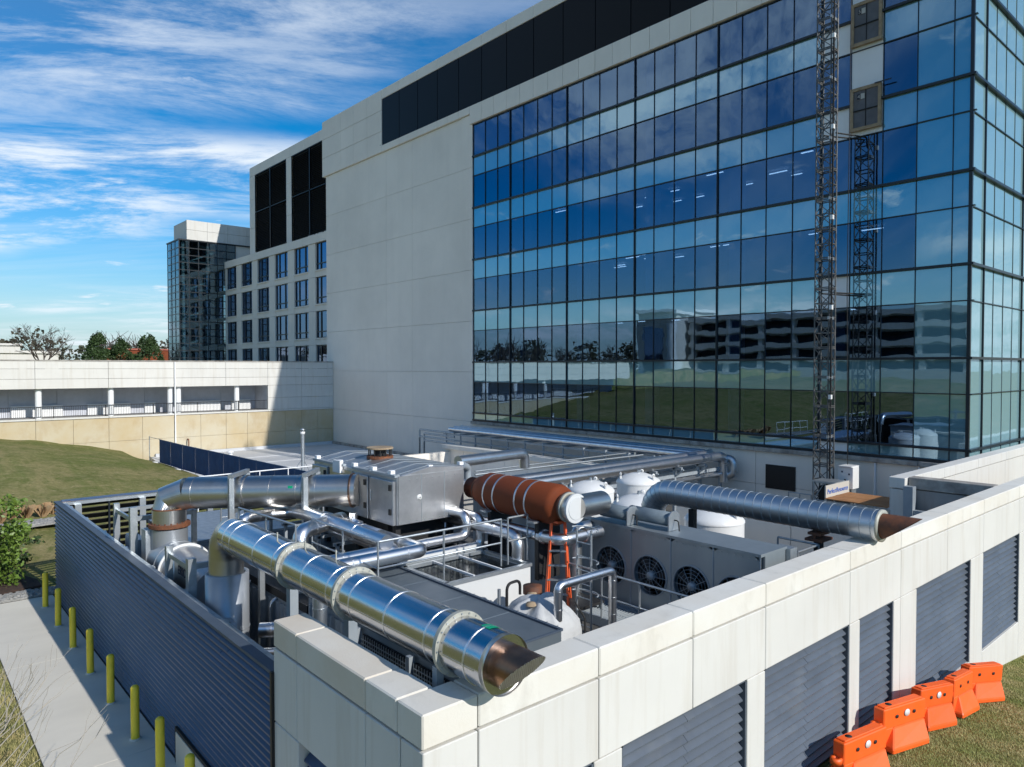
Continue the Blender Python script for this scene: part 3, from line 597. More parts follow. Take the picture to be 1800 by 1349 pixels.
for a, c in ((-4, .5), (3, 6.2), (8.6, 12.6), (14.6, 18.3), (19.6, 20.6), (23, 27.0), (28.2, 30.2)): bbox('sunlit_strip', (a, VB + 3.3, 3.46), (c, VB + 3.59, 4.5), 'panel_white', BW)  # white blocks imitate direct sun on the lower gallery back wall
MB().box((-14, VB + .5, 8.2), (U0, VB + 12, 8.5)).build('terrace_deck', 'apron_concrete', BW)
for u in (4.6, 10.3, 16.0, 21.2, 21.95, 27.7): MB().tube([(u, VB + .62, 3.46), (u, VB + .62, 6.12)], .26, 20).build('round_column', 'panel_white', BW)
rl = MB(); rl.bar((-14, VB + .3, 4.5), (30.8, VB + .3, 4.5), .05); rl.bar((-14, VB + .3, 3.62), (30.8, VB + .3, 3.62), .04); u = -5.0
for k in range(9): rl.bar((-5 + 4.1 * k, VB + .3, 3.48), (-5 + 4.1 * k, VB + .3, 4.5), .06)
rp = rl.build('guard_rail', 'black_slat', BW); bl = MB(); u = -5
while u < 30.7: bl.bar((u, VB + .3, 3.62), (u, VB + .3, 4.5), .022); u += .14
bo = bl.build('baluster_row', 'black_slat', rp); bo['kind'] = 'stuff'
q = P(308, 700, v=VB - .1); MB().tube([(q.x, VB - .1, -.3), (q.x, VB - .1, 3.5), (q.x, VB - .1, 8.5)], .07, 10).build('downpipe', 'panel_white', BW)
MB().tube(fillet([(22.6, VB, .9), (22.6, VB - .4, .9), (22.6, VB - .4, .2)], .15), .06, 8).build('spout', 'rust', BW)
# ================================================================== yard enclosure
ZT = 4.17; ZC = 3.74; ZL = 2.63
FW = thing('yard_wall', 'white precast yard wall with dark grey louvre bays beside orange barriers', 'wall', (16, VF, 0))
# coping stones along the front and the short left return
CJ = [UL, 5.19, 7.3, 9.5, 11.7, 15.1, 17.8, 20.9, 23.9, 27.5, 31, 35, 39]
for i in range(len(CJ) - 1):
    a = CJ[i] + (0 if i == 0 else .008); bbox('coping_stone', (a, VF, ZC + .03), (CJ[i + 1] - .008, VF + .52, ZT), 'coping', FW, .018)
LJ = [VF + .53, 7.75, 9.7, 10.5]
for i in range(3): bbox('coping_stone', (UL, LJ[i] + .008, ZC + .03), (UL + .52, LJ[i + 1] - .008, ZT), ('coping', 'coping_tan', 'coping_tan')[i], FW, .018)
MB().box((UL + .04, VF + .04, -3), (39, VF + .44, -.3)).build('footing', 'precast', FW)
bays = [(5.5, 7.2), (7.8, 11.1), (11.7, 15.1), (15.6, 17.4), (18.8, 22.8), (23.9, 27.6)]
def fpanel(a, c, z0, z1): bbox('wall_panel', (a + .009, VF, z0), (c - .009, VF + .46, z1), 'precast', FW, .012)
lj = [UL, 5.19, 7.3, 9.5, 11.7, 15.1, 17.8, 20.9, 23.9, 27.5, 31, 35, 39]
for i in range(len(lj) - 1): fpanel(lj[i], lj[i + 1], ZL, ZC)
pj = [UL, 5.5]; edges = [UL] + [e for bb in bays for e in bb] + [39]
for i in range(0, len(edges), 2):
    a, c = edges[i], edges[i + 1]
    cuts = [a] + [x for x in lj if a + .15 < x < c - .15] + [c]
    for k in range(len(cuts) - 1): fpanel(cuts[k], cuts[k + 1], -3 if k >= 0 else 0, ZL - .012)
for a, c in bays: fpanel(a, c, -3, -.27)
MB().box((UL + .3, VF + .47, -.3), (39, VF + .5, ZC)).build('inner_face', 'grey_concrete', FW)
MB().box((UL + .05, VF + .1, ZC - .02), (39, VF + .5, ZC + .06)).build('reveal', 'sill', FW)
def slat_maker(w):
    return lambda q: q.prism([(-w / 2, -.085, -.085), (-w / 2, -.06, -.085), (-w / 2, .10, .075), (-w / 2, .085, .09), (-w / 2, -.085, -.06)], (w, 0, 0))
for a, c in bays:
    MB().box((a + .01, VF + .4, -.26), (c - .01, VF + .44, ZL - .02)).build('louvre_back', 'black_slat', FW)
    n = 1 if c - a < 2 else 2; wj = [a + .03 + (c - a - .06) * k / n for k in range(n + 1)]
    z = -.19
    while z < ZL - .06:
        for k in range(n):
            w = round(wj[k + 1] - wj[k] - .006, 3)
            piece('louvre_slat', ('sl', w), slat_maker(w), 'grey_slat', FW, ((wj[k] + wj[k + 1]) / 2, VF + .15, z + random.gauss(0, .002)), (random.gauss(0, .01), 0, 0))
        z += .168
    f = MB(); f.box((a, VF + .02, -.26), (a + .03, VF + .35, ZL)); f.box((c - .03, VF + .02, -.26), (c, VF + .35, ZL)); f.box((a, VF + .02, ZL - .03), (c, VF + .35, ZL)); f.build('louvre_frame', 'grey_slat', FW)
# short white left return (x = UL)
def lpanel(a, c, z0, z1): bbox('wall_panel', (UL, a + .009, z0), (UL + .46, c - .009, z1), 'precast', FW, .012)
lpanel(VF + .47, 7.75, ZL, ZC); lpanel(7.75, 9.7, ZL, ZC); lpanel(9.7, 10.5, ZL, ZC)
lpanel(VF + .47, 7.2, -.3, ZL - .012); lpanel(9.65, 10.5, -.3, ZL - .012); lpanel(7.2, 9.65, -.3, .3)
MB().box((UL + .1, VF + .5, ZC - .02), (UL + .48, 10.47, ZC + .06)).build('reveal', 'sill', FW)
MB().box((UL + .4, 7.2, .3), (UL + .44, 9.65, ZL)).build('louvre_back', 'black_slat', FW)
z = .4
while z < ZL - .06:
    piece('louvre_slat', ('sl', 2.4), slat_maker(2.4), 'navy_slat', FW, (UL + .16, 8.425, z), (0, 0, R(-90))); z += .168
# return parapet at the far right and the sunlit podium wall
RP = thing('podium_wall', 'low white podium wall with weathered cap below the glass corner', 'wall', (27, 9.6, 0))
bbox('coping_stone', (26.85, VF + .53, ZC + .03), (27.35, 9.6, ZT), 'sill', RP, .02); bbox('wall_panel', (26.9, VF + .52, -1), (27.3, 9.55, ZC), 'grey_concrete', RP)
for a, c in ((26.6, 30.5), (30.52, 34.5), (34.52, 38.5), (38.52, 44), (44.02, 52), (52.02, 60)):
    bbox('coping_stone', (a, 9.62, ZC + .03), (c, 10.15, ZT - .02), 'precast', RP, .015); bbox('wall_panel', (a, 9.66, -3), (c, 10.1, ZC), 'precast', RP)
MB().box((38, 10.16, 2.9), (60, 11.3, 3.4)).build('ledge', 'precast', RP)
SF = thing('steel_frame', 'grey steel post and beam frame against weathered parapet by the hoist', 'frame', (26.4, 9.0, 0))
MB().bar((26.55, 9.45, 0), (26.55, 9.45, 3.9), .3).build('post', 'galv_paint', SF); MB().bar((26.55, 9.3, 3.0), (26.55, 7.1, 3.0), .2).build('beam', 'galv_paint', SF)
MB().box((26.4, 8.2, 2.9), (26.5, 8.5, 3.3)).build('junction_box', 'galv_paint', SF); MB().tube(fillet([(26.3, 9.1, .5), (26.3, 9.1, 2.3), (26.3, 8.6, 2.3), (26.3, 8.6, .5)], .3), .04, 8).build('conduit', 'galv', SF)
CB = thing('electrical_cabinet', 'light grey upright electrical cabinet beside the steel frame', 'cabinet', (26.2, 8.6, 0))
MB().box((26.05, 8.0, 0), (26.45, 9.0, 2.5)).build('cabinet_body', 'offwhite_panel', CB, .01); MB().box((26.02, 8.05, .1), (26.045, 8.95, 2.4)).build('cabinet_door', 'offwhite_panel', CB)

# navy louvre wall along the pavement
NW = thing('louvre_wall', 'navy blue slatted louvre wall behind yellow bollards', 'wall', (UL, 19, 0))
NZ = 3.33; nrows = 26; pitch = 0.1255
def nslat(w): return lambda q: q.prism([(-w / 2, -.075, -.068), (-w / 2, -.05, -.070), (-w / 2, .07, .050), (-w / 2, .05, .062), (-w / 2, -.075, -.035)], (w, 0, 0))
for r in range(nrows):
    z = .06 + pitch * (r + .5); off = (r % 2) * .35; segs = [10.52]
    v = 10.52 + 1.9 + off
    while v < 28.2: segs.append(v); v += 2.45
    segs.append(28.9)
    for k in range(len(segs) - 1):
        w = round(segs[k + 1] - segs[k] - .006, 3)
        piece('louvre_slat', ('ns', w), nslat(w), 'navy_slat', NW, (UL + .06, (segs[k] + segs[k + 1]) / 2, z + random.gauss(0, .0015)), (random.gauss(0, .012), 0, R(-90)))
MB().box((UL + .14, 10.5, .05), (UL + .16, 28.85, NZ)).build('back_sheet', 'black_slat', NW)
MB().box((UL - .03, 10.52, NZ), (UL + .16, 28.92, NZ + .05)).build('top_cap', 'container_blue', NW); MB().bar((UL + .27, 10.55, NZ - .05), (UL + .27, 28.85, NZ - .05), .1, .06).build('top_rail', 'galv', NW)
MB().box((UL - .04, 10.5, 0), (UL + .2, 28.9, .055)).build('base_flashing', 'black_rubber', NW)
MB().box((UL - .05, 10.47, 0), (UL + .15, 10.53, NZ + .05)).build('end_trim', 'black_slat', NW)
for k in range(8): MB().box((UL + .22, 11 + k * 2.45, 0), (UL + .42, 11.2 + k * 2.45, NZ - .08)).build('steel_post', 'galv', NW)
MB().box((UL - .07, 12.6, .03), (UL - .02, 15.25, .75)).build('access_frame', 'black_rubber', NW); MB().box((UL - .085, 12.7, .03), (UL - .071, 15.15, .68)).build('access_panel', 'apron_concrete', NW)
# far louvre wall seen from inside
FLW = thing('louvre_wall', 'dark slatted louvre wall with galvanised posts at the grass end of the yard', 'wall', (10, 28.9, 0))
for r in range(14):
    z = .25 + .225 * r
    for a, c in ((4.62, 8.0), (8.0, 11.4), (11.4, 14.8)):
        w = round(c - a - .01, 3); piece('louvre_slat', ('fs', w), lambda q: q.prism([(-w / 2, .11, -.09), (-w / 2, .09, -.09), (-w / 2, -.09, .08), (-w / 2, -.09, .10), (-w / 2, -.07, .10)], (w, 0, 0)), 'black_slat', FLW, ((a + c) / 2, 28.93, z))
MB().bar((4.6, 28.78, NZ - .06), (16, 28.78, NZ - .06), .12, .1).build('top_rail', 'galv', FLW); MB().box((4.6, 28.85, NZ), (16, 29.08, NZ + .05)).build('top_cap', 'navy_slat', FLW)
for u in (4.95, 7.0, 9.4, 11.8, 14.2): MB().box((u, 28.55, 0), (u + .2, 28.75, NZ - .1)).build('steel_post', 'galv', FLW)
for u in (6.0, 8.3): MB().box((u, 28.68, 0), (u + .06, 28.76, NZ - .1)).build('mullion', 'mullion', FLW)
for z in (1.35,): MB().bar((4.7, 28.6, z), (16, 28.6, z), .1).build('mid_rail', 'galv', FLW)
for k in range(6): bbox('slat_backing', (14.8 + .0, 28.85, .1 + k * .5), (16, 28.9, .58 + k * .5), 'galv_paint', FLW)
# bollards
def bollard():
    o = thing('bollard', 'yellow painted steel bollard standing against the navy louvre wall', 'bollard', (0, 0, 0), 'yellow bollards along the louvre wall')
    MB().lathe((0, 0, 0), [(0, 1.17), (.04, 1.165), (.07, 1.145), (.085, 1.11), (.085, 0)], 20).build('post', 'yellow', o)
    MB().lathe((0, 0, 0), [(.086, .03), (.11, .028), (.115, 0.0)], 20).build('grout_ring', 'apron_concrete', o); return o
b0 = bollard()
for i, v in enumerate([28.0, 25.7, 23.4, 21.15, 18.95, 16.75, 14.9, 13.1]):
    o = b0 if i == 0 else copy_tree(b0); o['label'] = 'yellow painted bollard by the navy louvre wall, %s from the gravel strip' % ('first', 'second', 'third', 'fourth', 'fifth', 'sixth', 'seventh', 'eighth')[i]; o.location = (3.96, v, .03); o.rotation_euler = (random.gauss(0, .008), random.gauss(0, .008), random.random() * 6)
# orange barriers
def barrier(label, disc):
    o = thing('barrier', label, 'barrier', (0, 0, 0), 'orange plastic barriers in a row')
    b = MB(); W_ = .68
    def sec(y, x, z): return (x, y, z)
    # upper slab
    b.box((-W_, -.14, .52), (W_, .14, 1.0)); b.box((-W_ + .06, -.11, 1.0), (W_ - .06, .11, 1.03))
    # flared lower body with sloped ends
    lo = [(-W_ + .05, -.36, .04), (W_ - .18, -.40, .04), (W_ - .18, .36, .04), (-W_ + .05, .36, .04)]
    md = [(-W_ + .05, -.36, .16), (W_ - .18, -.40, .16), (W_ - .18, .36, .16), (-W_ + .05, .36, .16)]
    hi = [(-W_ + .30, -.16, .53), (W_ - .05, -.16, .53), (W_ - .05, .16, .53), (-W_ + .30, .16, .53)]
    b.add(lo + md + hi, [(3, 2, 1, 0), (0, 1, 5, 4), (1, 2, 6, 5), (2, 3, 7, 6), (3, 0, 4, 7), (4, 5, 9, 8), (5, 6, 10, 9), (6, 7, 11, 10), (7, 4, 8, 11), (8, 9, 10, 11)])
    b.box((-W_ + .02, -.14, .0), (-W_ + .32, .14, .54)); b.box((-.4, -.2, 0), (-.2, .2, .05)); b.box((.2, -.2, 0), (.4, .2, .05))
    b.build('body', 'orange', o, bevel=.022)
    for z in (.22, .62):
        MB().lathe((-W_ - .06, 0, z), [(.045, -.06), (.12, -.06), (.12, .06), (.045, .06), (.045, -.06)], 16).build('hinge_lug', 'orange', o)
        MB().box((W_ - .02, -.07, z + .1), (W_ + .08, .07, z + .2)).build('hinge_tongue', 'orange', o)
    for x in (-.28, .28): MB().lathe((x, -.161, .78), [(.001, 0), (.045, 0), (.045, -.003)], 14, (0, -1, 0)).build('fork_hole', 'black_rubber', o)
    MB().lathe((-.38, 0, 1.031), [(.001, .002), (.07, .002), (.07, 0)], 14).build('filler_cap', 'black_rubber', o)
    if disc: MB().lathe((.04, -.162, .80), [(.001, 0), (.085, 0), (.085, -.004)], 20, (0, -1, 0)).build('reflector', 'white_paint', o)
    return o
BL = [(1520, 1305, 'orange water barrier with white disc butted against the largest visible louvre bay', 1, -9), (1585, 1268, 'orange water barrier with white disc under the narrow louvre bay', 1, -13), (1639, 1240, 'orange water barrier with white disc before the white pier', 1, -9),
      (1681, 1217, 'plain orange water barrier turned crooked in the row', 0, 1), (1724, 1198, 'plain orange water barrier under the white pier, end of the row', 0, -16)]
us = [14.2, 16.15, 17.95, 19.65, 21.35]
for (px, py, lb, dsc, rz), u in zip(BL, us):
    o = barrier(lb, dsc); o.scale = (1.04, .88, .88); o.location = (u, 5.9 - (.04 if dsc == 0 else 0), gz(u, 5.9)); o.rotation_euler = (0, math.atan(.13) if u > 16.5 else 0.03, R(rz))

# ================================================================== navy screened fence
NF = thing('screened_fence', 'navy fabric screened site fence between the grass and white roof', 'fence', (20, 60, 0))
FPX = [277, 300, 325, 352, 380, 410, 442, 476, 500]
pts = []
for k in range(12):
    y_ = 66.5 - 2.6 * k; pts.append(Vector((fl(y_), y_, gz(fl(y_), y_) - .05)))
for k in range(12):
    p = pts[k]; MB().tube([p, p + Vector((0, 0, 2.05))], .035, 8).build('post', 'galv', NF)
    if k < 11:
        q = pts[k + 1]; d = q - p; n = Vector((-d.y, d.x, 0)).normalized(); g = MB(); nn = 10; vs = []
        for a in range(nn + 1):
            s = a / nn; bl = .05 * math.sin(math.pi * s) * (1 if k % 2 else .6) + .015 * math.sin(9 * s)
            for h, f in ((.10, .3), (1.1, 1), (2.0, .2)): vs.append(p + d * s + n * (-(.04 + bl * f)) + Vector((0, 0, h)))
        fs = [(a * 3 + c, a * 3 + c + 1, a * 3 + c + 4, a * 3 + c + 3) for a in range(nn) for c in range(2)]
        if k: g.add(vs, fs, True).build('screen_panel', 'navy_fabric', NF)
        MB().tube([p + Vector((0, 0, 2.0)), q + Vector((0, 0, 2.0))], .022, 6).build('top_rail', 'galv', NF)
        MB().tube([p + Vector((0, 0, .3)), q + Vector((0, 0, .3))], .02, 6).build('bottom_rail', 'galv', NF)
for k in range(1, 11, 1):
    p = pts[k] + Vector((-.35, 0, 0)); 
    if k % 2: bbox('sand_bag', (p.x - .25, p.y - .4, p.z - .05), (p.x + .2, p.y + .3, p.z + .18), 'white_paint', NF, .06)
# vents on the white roof
VS = thing('vent_stack', 'tall thin galvanised flue rising from the white flat roof', 'flue', (24.7, 53, -.6))
MB().tube([(24.7, 53, -.6), (24.7, 53, 3.0)], .14, 16).build('pipe', 'galv', VS); MB().lathe((24.7, 53, 3.12), [(.001, .12), (.2, 0), (.2, -.03)], 16).build('rain_cap', 'galv', VS)
MB().lathe((24.7, 53, 2.75), [(.143, 0), (.18, 0), (.18, .2), (.143, .2)], 16).build('collar', 'white_paint', VS)
for dx in (-.9, .9): MB().tube([(24.7 + dx, 53.4, -.6), (24.7, 53, .9)], .03, 8).build('brace', 'galv', VS)
q = P(405, 805, z=-.6); RV = thing('roof_vent', 'small white capped vent pipe on the flat roof near the fence', 'vent', q)
MB().tube([q, q + Vector((0, 0, .5))], .2, 14).build('pipe', 'panel_white', RV); MB().lathe(q + Vector((0, 0, .5)), [(.001, .2), (.34, .08), (.34, 0), (.2, 0)], 14).build('cap', 'panel_white', RV)

# ================================================================== hoist
HX, HY = 36.2, 17.0; HM = thing('hoist_mast', 'tall open lattice construction hoist mast in front of the glass', 'mast', (HX, HY, 0))
def sect(q):
    s = .36; h = 1.5
    for a, c in ((-s, -s), (s, -s), (s, s), (-s, s)): q.tube([(a, c, 0), (a, c, h)], .038, 8)
    cs = [(-s, -s), (s, -s), (s, s), (-s, s)]
    for i in range(4):
        a = cs[i]; c = cs[(i + 1) % 4]
        for z in (.04, .75, 1.46): q.bar((a[0], a[1], z), (c[0], c[1], z), .05)
        q.bar((a[0], a[1], .06), (c[0], c[1], .74), .035); q.bar((c[0], c[1], .76), (a[0], a[1], 1.44), .035)
for k in range(23): piece('mast_section', 'mast', sect, 'mast_steel', HM, (HX, HY, k * 1.5))
for k in range(23): MB().bar((HX - .38, HY - .5, k * 1.5), (HX - .38, HY - .5, k * 1.5 + 1.48), .07).build('gear_rack', 'black_rubber', HM)
for k in range(1, 23, 3): MB().box((HX - .46, HY - .56, k * 1.5 + .4), (HX - .30, HY - .42, k * 1.5 + .62)).build('cable_guide', 'white_paint', HM)
for k in range(23):
    if k % 2: MB().box((HX - .46, HY - .40, k * 1.5 - .08), (HX + .1, HY - .34, k * 1.5 + .06)).build('joint_plate', 'galv', HM)
for z in (11.8, 19.9, 28.2):
    t = MB(); t.tube([(HX + .36, HY - .3, z), (U0 + .0, HY - 1.0, z)], .04, 8); t.tube([(HX + .36, HY + .3, z), (U0, HY - .9, z - .1)], .04, 8); t.build('wall_tie', 'black_rubber', HM)
MB().tube([(HX + .8, HY - .9, .8), (HX + .7, HY - .8, 12), (HX + .75, HY - .85, 30)], .02, 6).build('power_cable', 'black_rubber', HM)
HC = thing('hoist_platform', 'transport hoist platform with weathered plywood deck and lattice base', 'hoist', (34.8, 14.6, 0))
D0, D1 = P(1482, 880, z=1.75), P(1562, 882, z=1.75)
dz = 1.72
for k in range(9):
    bbox('deck_board', (33.6 + k * .29, 12.7, dz), (33.6 + k * .29 + .28, 15.7, dz + .05 + random.random() * .008), 'plywood', HC, .004)
tr = MB()
for y_ in (12.75, 15.65):
    for z in (dz - .08, dz - .75): tr.bar((33.6, y_, z), (36.2, y_, z), .07)
for x_ in (33.6, 36.2):
    for z in (dz - .08, dz - .75): tr.bar((x_, 12.75, z), (x_, 15.65, z), .07)
    for k in range(6):
        a = 12.75 + k * 2.9 / 6; c = a + 2.9 / 6; tr.bar((x_, a, dz - .08 if k % 2 else dz - .75), (x_, c, dz - .75 if k % 2 else dz - .08), .045)
for x_ in (33.6, 36.2):
    for y_ in (12.75, 15.65): tr.bar((x_, y_, 0), (x_, y_, dz), .09)
tr.build('lattice_base', 'galv', HC)
MB().box((33.75, 15.72, dz + .0), (36.3, 15.78, dz + .62)).build('side_board', 'sign_white', HC)
text('PerfectResource', .33, 'blue_text', HC, (35.0, 15.71, dz + .30), (1, 0, 0), (0, 0, 1))
for y_ in (12.75,): MB().tube([(33.6, y_, dz - .4), (33.6, y_, dz + 1.5)], .04, 8).build('guard_post', 'galv', HC)
HD = thing('hoist_drive', 'black hoist drive motor in a pale tube cage at the mast foot', 'motor', (35.4, 16.4, 0))
MB().box((35.0, 15.85, .6), (35.7, 16.7, 2.1)).build('motor_housing', 'black_rubber', HD, .05)
cg = MB()
for x_ in (34.85, 35.85):
    for y_ in (15.78, 16.85): cg.tube([(x_, y_, 0), (x_, y_, 2.3)], .035, 8)
    for z in (.5, 1.4, 2.3): cg.tube([(x_, 15.78, z), (x_, 16.85, z)], .03, 8)
    cg.tube([(x_, 15.78, 1.4), (x_, 16.3, 2.3), (x_, 16.85, 1.4)], .025, 8)
cg.build('cage', 'galv', HD); MB().box((34.8, 15.75, 2.3), (35.9, 16.9, 2.38)).build('cage_roof', 'galv', HD)
cg = MB()
for y_ in (17.0, 17.6, 18.2): cg.tube([(34.9, y_, 0), (34.9, y_, 1.6)], .03, 8)
for z in (.8, 1.2, 1.6): cg.tube([(34.9, 17.0, z), (34.9, 18.2, z)], .025, 8)
cg.build('side_guard', 'galv', HD)
HB = thing('control_cabinet', 'white hoist control cabinet on a stand beside the mast', 'cabinet', (36.6, 15.9, 0))
MB().box((36.3, 15.55, 1.9), (37.0, 16.3, 3.0)).build('cabinet_body', 'white_paint', HB, .015); MB().box((36.4, 15.65, 0), (36.9, 16.2, 1.9)).build('stand', 'galv', HB)
for a, c in ((15.7, 2.6), (16.05, 2.7), (15.9, 2.3)): MB().box((36.285, a, c), (36.299, a + .08, c + .08)).build('switch', 'dark_text', HB)
MB().box((36.2, 15.6, 3.0), (37.1, 16.25, 3.04)).build('rain_hood', 'white_paint', HB)
SC = thing('storage_container', 'dark blue grey steel storage box beside the plywood hoist deck', 'container', (33.5, 11.2, 0))
MB().box((32.6, 10.4, 0), (35.0, 12.4, 1.85)).build('container_body', 'container_blue', SC, .02); MB().box((32.55, 10.35, 1.85), (35.05, 12.45, 1.93)).build('lid', 'roof_membrane', SC)
# ================================================================== yard equipment helpers
def pipe(name, label, cat, pts, r, m='jacket', bend=None, n=16, bands=1.0, group=None, parent=None, bandm=None, bt=.006, bw=.03):
    pts = [Vector(p) for p in pts]
    t = parent or thing(name, label, cat, (pts[0].x, pts[0].y, min(p.z for p in pts)), group)
    path = fillet(pts, bend if bend is not None else r * 2.2)
    MB().tube(path, r, n).build('pipe_run', m, t)
    for i in range(len(pts) - 1):
        a, c = pts[i], pts[i + 1]; ln = (c - a).length; d = (c - a).normalized()
        s = bands * .6
        while bands and s < ln - bands * .3:
            MB().ring(a + d * s, d, r, bw, bt, n).build('band', bandm or m, t); s += bands
    return t
def rail(name, label, pts, h=1.05, post=1.3, m='galv', r=.022, mids=(.5,), ends=(True, True)):
    """pts along the walking level; top rail at +h"""
    pts = [Vector(p) for p in pts]; t = thing(name, label, 'railing', pts[0]); up = Vector((0, 0, h))
    MB().tube(fillet([p + up for p in pts], .06, 3), r * 1.15, 8).build('top_rail', m, t)
    for k in mids: MB().tube([p + up * k for p in pts], r, 8).build('mid_rail', m, t)
    for i in range(len(pts) - 1):
        a, c = pts[i], pts[i + 1]; n = max(1, round((c - a).length / post))
        for k in range(n + (1 if i == len(pts) - 2 else 0)):
            p = a + (c - a) * (k / n); MB().tube([p, p + up], r, 8).build('post', m, t)
    return t
def hanger(q, a, b_, w=.1): q.bar(a, b_, w)

# ---------------------------------------------- exhaust A: big mirror pipe over the front wall corner
EA_U, EA_Z, EA_R = 5.3, 4.6, .345
EA = thing('exhaust_pipe', 'polished steel exhaust pipe with pale flanges and scorched outlet over the wall corner', 'exhaust pipe', (EA_U, 10, 2.3))
VA0, VA1 = 6.16, 14.55
MB().tube([(EA_U, VA1, EA_Z), (EA_U, VA0, EA_Z)], EA_R, 56).build('pipe_run', 'mirror_steel', EA)
for v in (VA0 + .02,): MB().lathe((EA_U, v, EA_Z), [(.25, -.03), (EA_R + .002, -.03), (EA_R + .004, .05)], 56, (0, -1, 0)).build('end_ring', 'stainless', EA)
tip = MB(); n = 48; vs = []; rr = .255
for k in range(n):
    a = 2 * math.pi * k / n; x = EA_U + math.sin(a) * rr; z = EA_Z + math.cos(a) * rr
    vs.append((x, VA0 + .05, z))
for k in range(n):
    a = 2 * math.pi * k / n; x = EA_U + math.sin(a) * rr; z = EA_Z + math.cos(a) * rr
    vs.append((x, VA0 - .04 - .52 * (math.cos(a) + 1) / 2, z))
tip.add(vs, [(k, (k + 1) % n, n + (k + 1) % n, n + k) for k in range(n)], True); tp = tip.build('scorched_outlet', 'burnt_steel', EA, label='heat stained slanted outlet')
gr = MB()
for k in range(-8, 9):                                           # bird screen bars across the slanted mouth
    x = k * .03; hh = math.sqrt(max(0, rr * rr - x * x))
    if hh > .02: gr.bar((EA_U + x, VA0 - .04 - .52 * (1 - hh / rr) / 2, EA_Z - hh), (EA_U + x, VA0 - .04 - .52 * (1 + hh / rr) / 2, EA_Z + hh), .006)
for k in range(-8, 9):
    z = k * .03; hh = math.sqrt(max(0, rr * rr - z * z)); y_ = VA0 - .04 - .52 * (z / rr + 1) / 2
    if hh > .02: gr.bar((EA_U - hh, y_, EA_Z + z), (EA_U + hh, y_, EA_Z + z), .006)
gr.build('bird_screen', 'stainless', tp)['kind'] = 'stuff'
MB().tube([(EA_U, VA0 + .32, EA_Z), (EA_U, VA0 + .3, EA_Z)], .25, 24).build('bore', 'black_rubber', EA)
for v in (7.0, 9.6, 11.6): MB().ring((EA_U, v, EA_Z), (0, 1, 0), EA_R, .06, .055, 56).build('flange', 'flange', EA)
for v in (6.5, 7.3, 8.25, 9.2, 9.9, 10.75, 11.9, 12.75, 13.9, 14.25): MB().ring((EA_U, v, EA_Z), (0, 1, 0), EA_R, .022, .007, 56).build('seam_band', 'jacket', EA)
tq = MB(); vs = []
for k in range(7):
    a = R(-4 + 5 * k); e = Vector((math.sin(a), 0, math.cos(a))); c_ = Vector((EA_U, 0, EA_Z))
    for v in (VA0 + .24, VA0 + .40):
        for rr_ in (EA_R + .001, EA_R + .005): vs.append(c_ + e * rr_ + Vector((0, v, 0)))
for k in range(6):
    i0, j0 = 4 * k, 4 * k + 4; tq.add(vs, [(i0 + 1, j0 + 1, j0 + 3, i0 + 3), (i0, i0 + 1, i0 + 3, i0 + 2)], False) if k == 0 else tq.f.append([i0 + 1, j0 + 1, j0 + 3, i0 + 3]) or tq.sm.append(False)
tq.build('green_tape', 'green_tape', EA)
# mitred elbow down into the silencer
MB().tube([(EA_U, VA1 + .0, EA_Z), (EA_U, VA1 + .16, EA_Z - .02), (EA_U, VA1 + .40, EA_Z - .22), (EA_U, VA1 + .46, EA_Z - .55), (EA_U, VA1 + .46, EA_Z - .95)], EA_R, 40, smooth=True).build('elbow', 'stainless', EA)
for v in (8.3, 11.1):
    pass
s_ = MB(); s_.bar((EA_U - .18, 7.22, 3.0), (EA_U - .18, 7.22, 4.30), .1); s_.bar((EA_U + .5, 7.22, 3.0), (EA_U + .5, 7.22, 4.5), .1); s_.build('support_post', 'galv_paint', EA)
for v in (10.4, 12.6): MB().bar((EA_U + .35, v, 0), (EA_U + .35, v, 4.32), .16).build('support_post', 'galv_paint', EA)
# ---------------------------------------------- silencer pair along the louvre wall
SI = thing('silencer', 'pale grey horizontal exhaust silencer with upright drum ends behind the louvre wall', 'silencer', (5.4, 17, 1))
MB().tube([(5.5, 19.5, 3.05), (5.5, 15.9, 3.05)], .6, 44).build('drum', 'silencer_grey', SI)
MB().ring((5.5, 18.35, 3.05), (0, 1, 0), .6, .05, .05, 44).build('drum_band', 'white_paint', SI)
MB().ring((5.5, 18.85, 3.05), (0, 1, 0), .6, .02, .012, 44).build('drum_band', 'silencer_grey', SI)
MB().tube([(5.45, 19.45, 2.3), (5.45, 19.45, 3.92)], .43, 44).build('inlet_drum', 'silencer_grey', SI)
MB().lathe((EA_U + .02, 15.02, 0), [(.46, 1.2), (.46, 2.25), (.43, 2.35), (.43, 3.75), (.37, 3.76), (.36, 3.7)], 44).build('outlet_drum', 'silencer_grey', SI)
MB().ring((EA_U + .02, 15.02, 2.6), (0, 0, 1), .43, .015, .012, 44).build('drum_band', 'silencer_grey', SI)
MB().box((4.885, 15.75, 2.7), (4.9, 17.1, 3.68)).build('name_panel', 'stainless', SI)
text('ERION', .27, 'dark_text', SI, (4.875, 16.42, 3.5), (0, -1, 0), (0, 0, 1), extrude=.004)
MB().box((4.9, 19.5, 1.5), (5.1, 19.9, 3.9)).build('bracket_plate', 'galv', SI)
for v in (16.5, 18.6): MB().box((5.15, v, 0), (5.85, v + .15, 2.55)).build('saddle', 'galv_paint', SI)
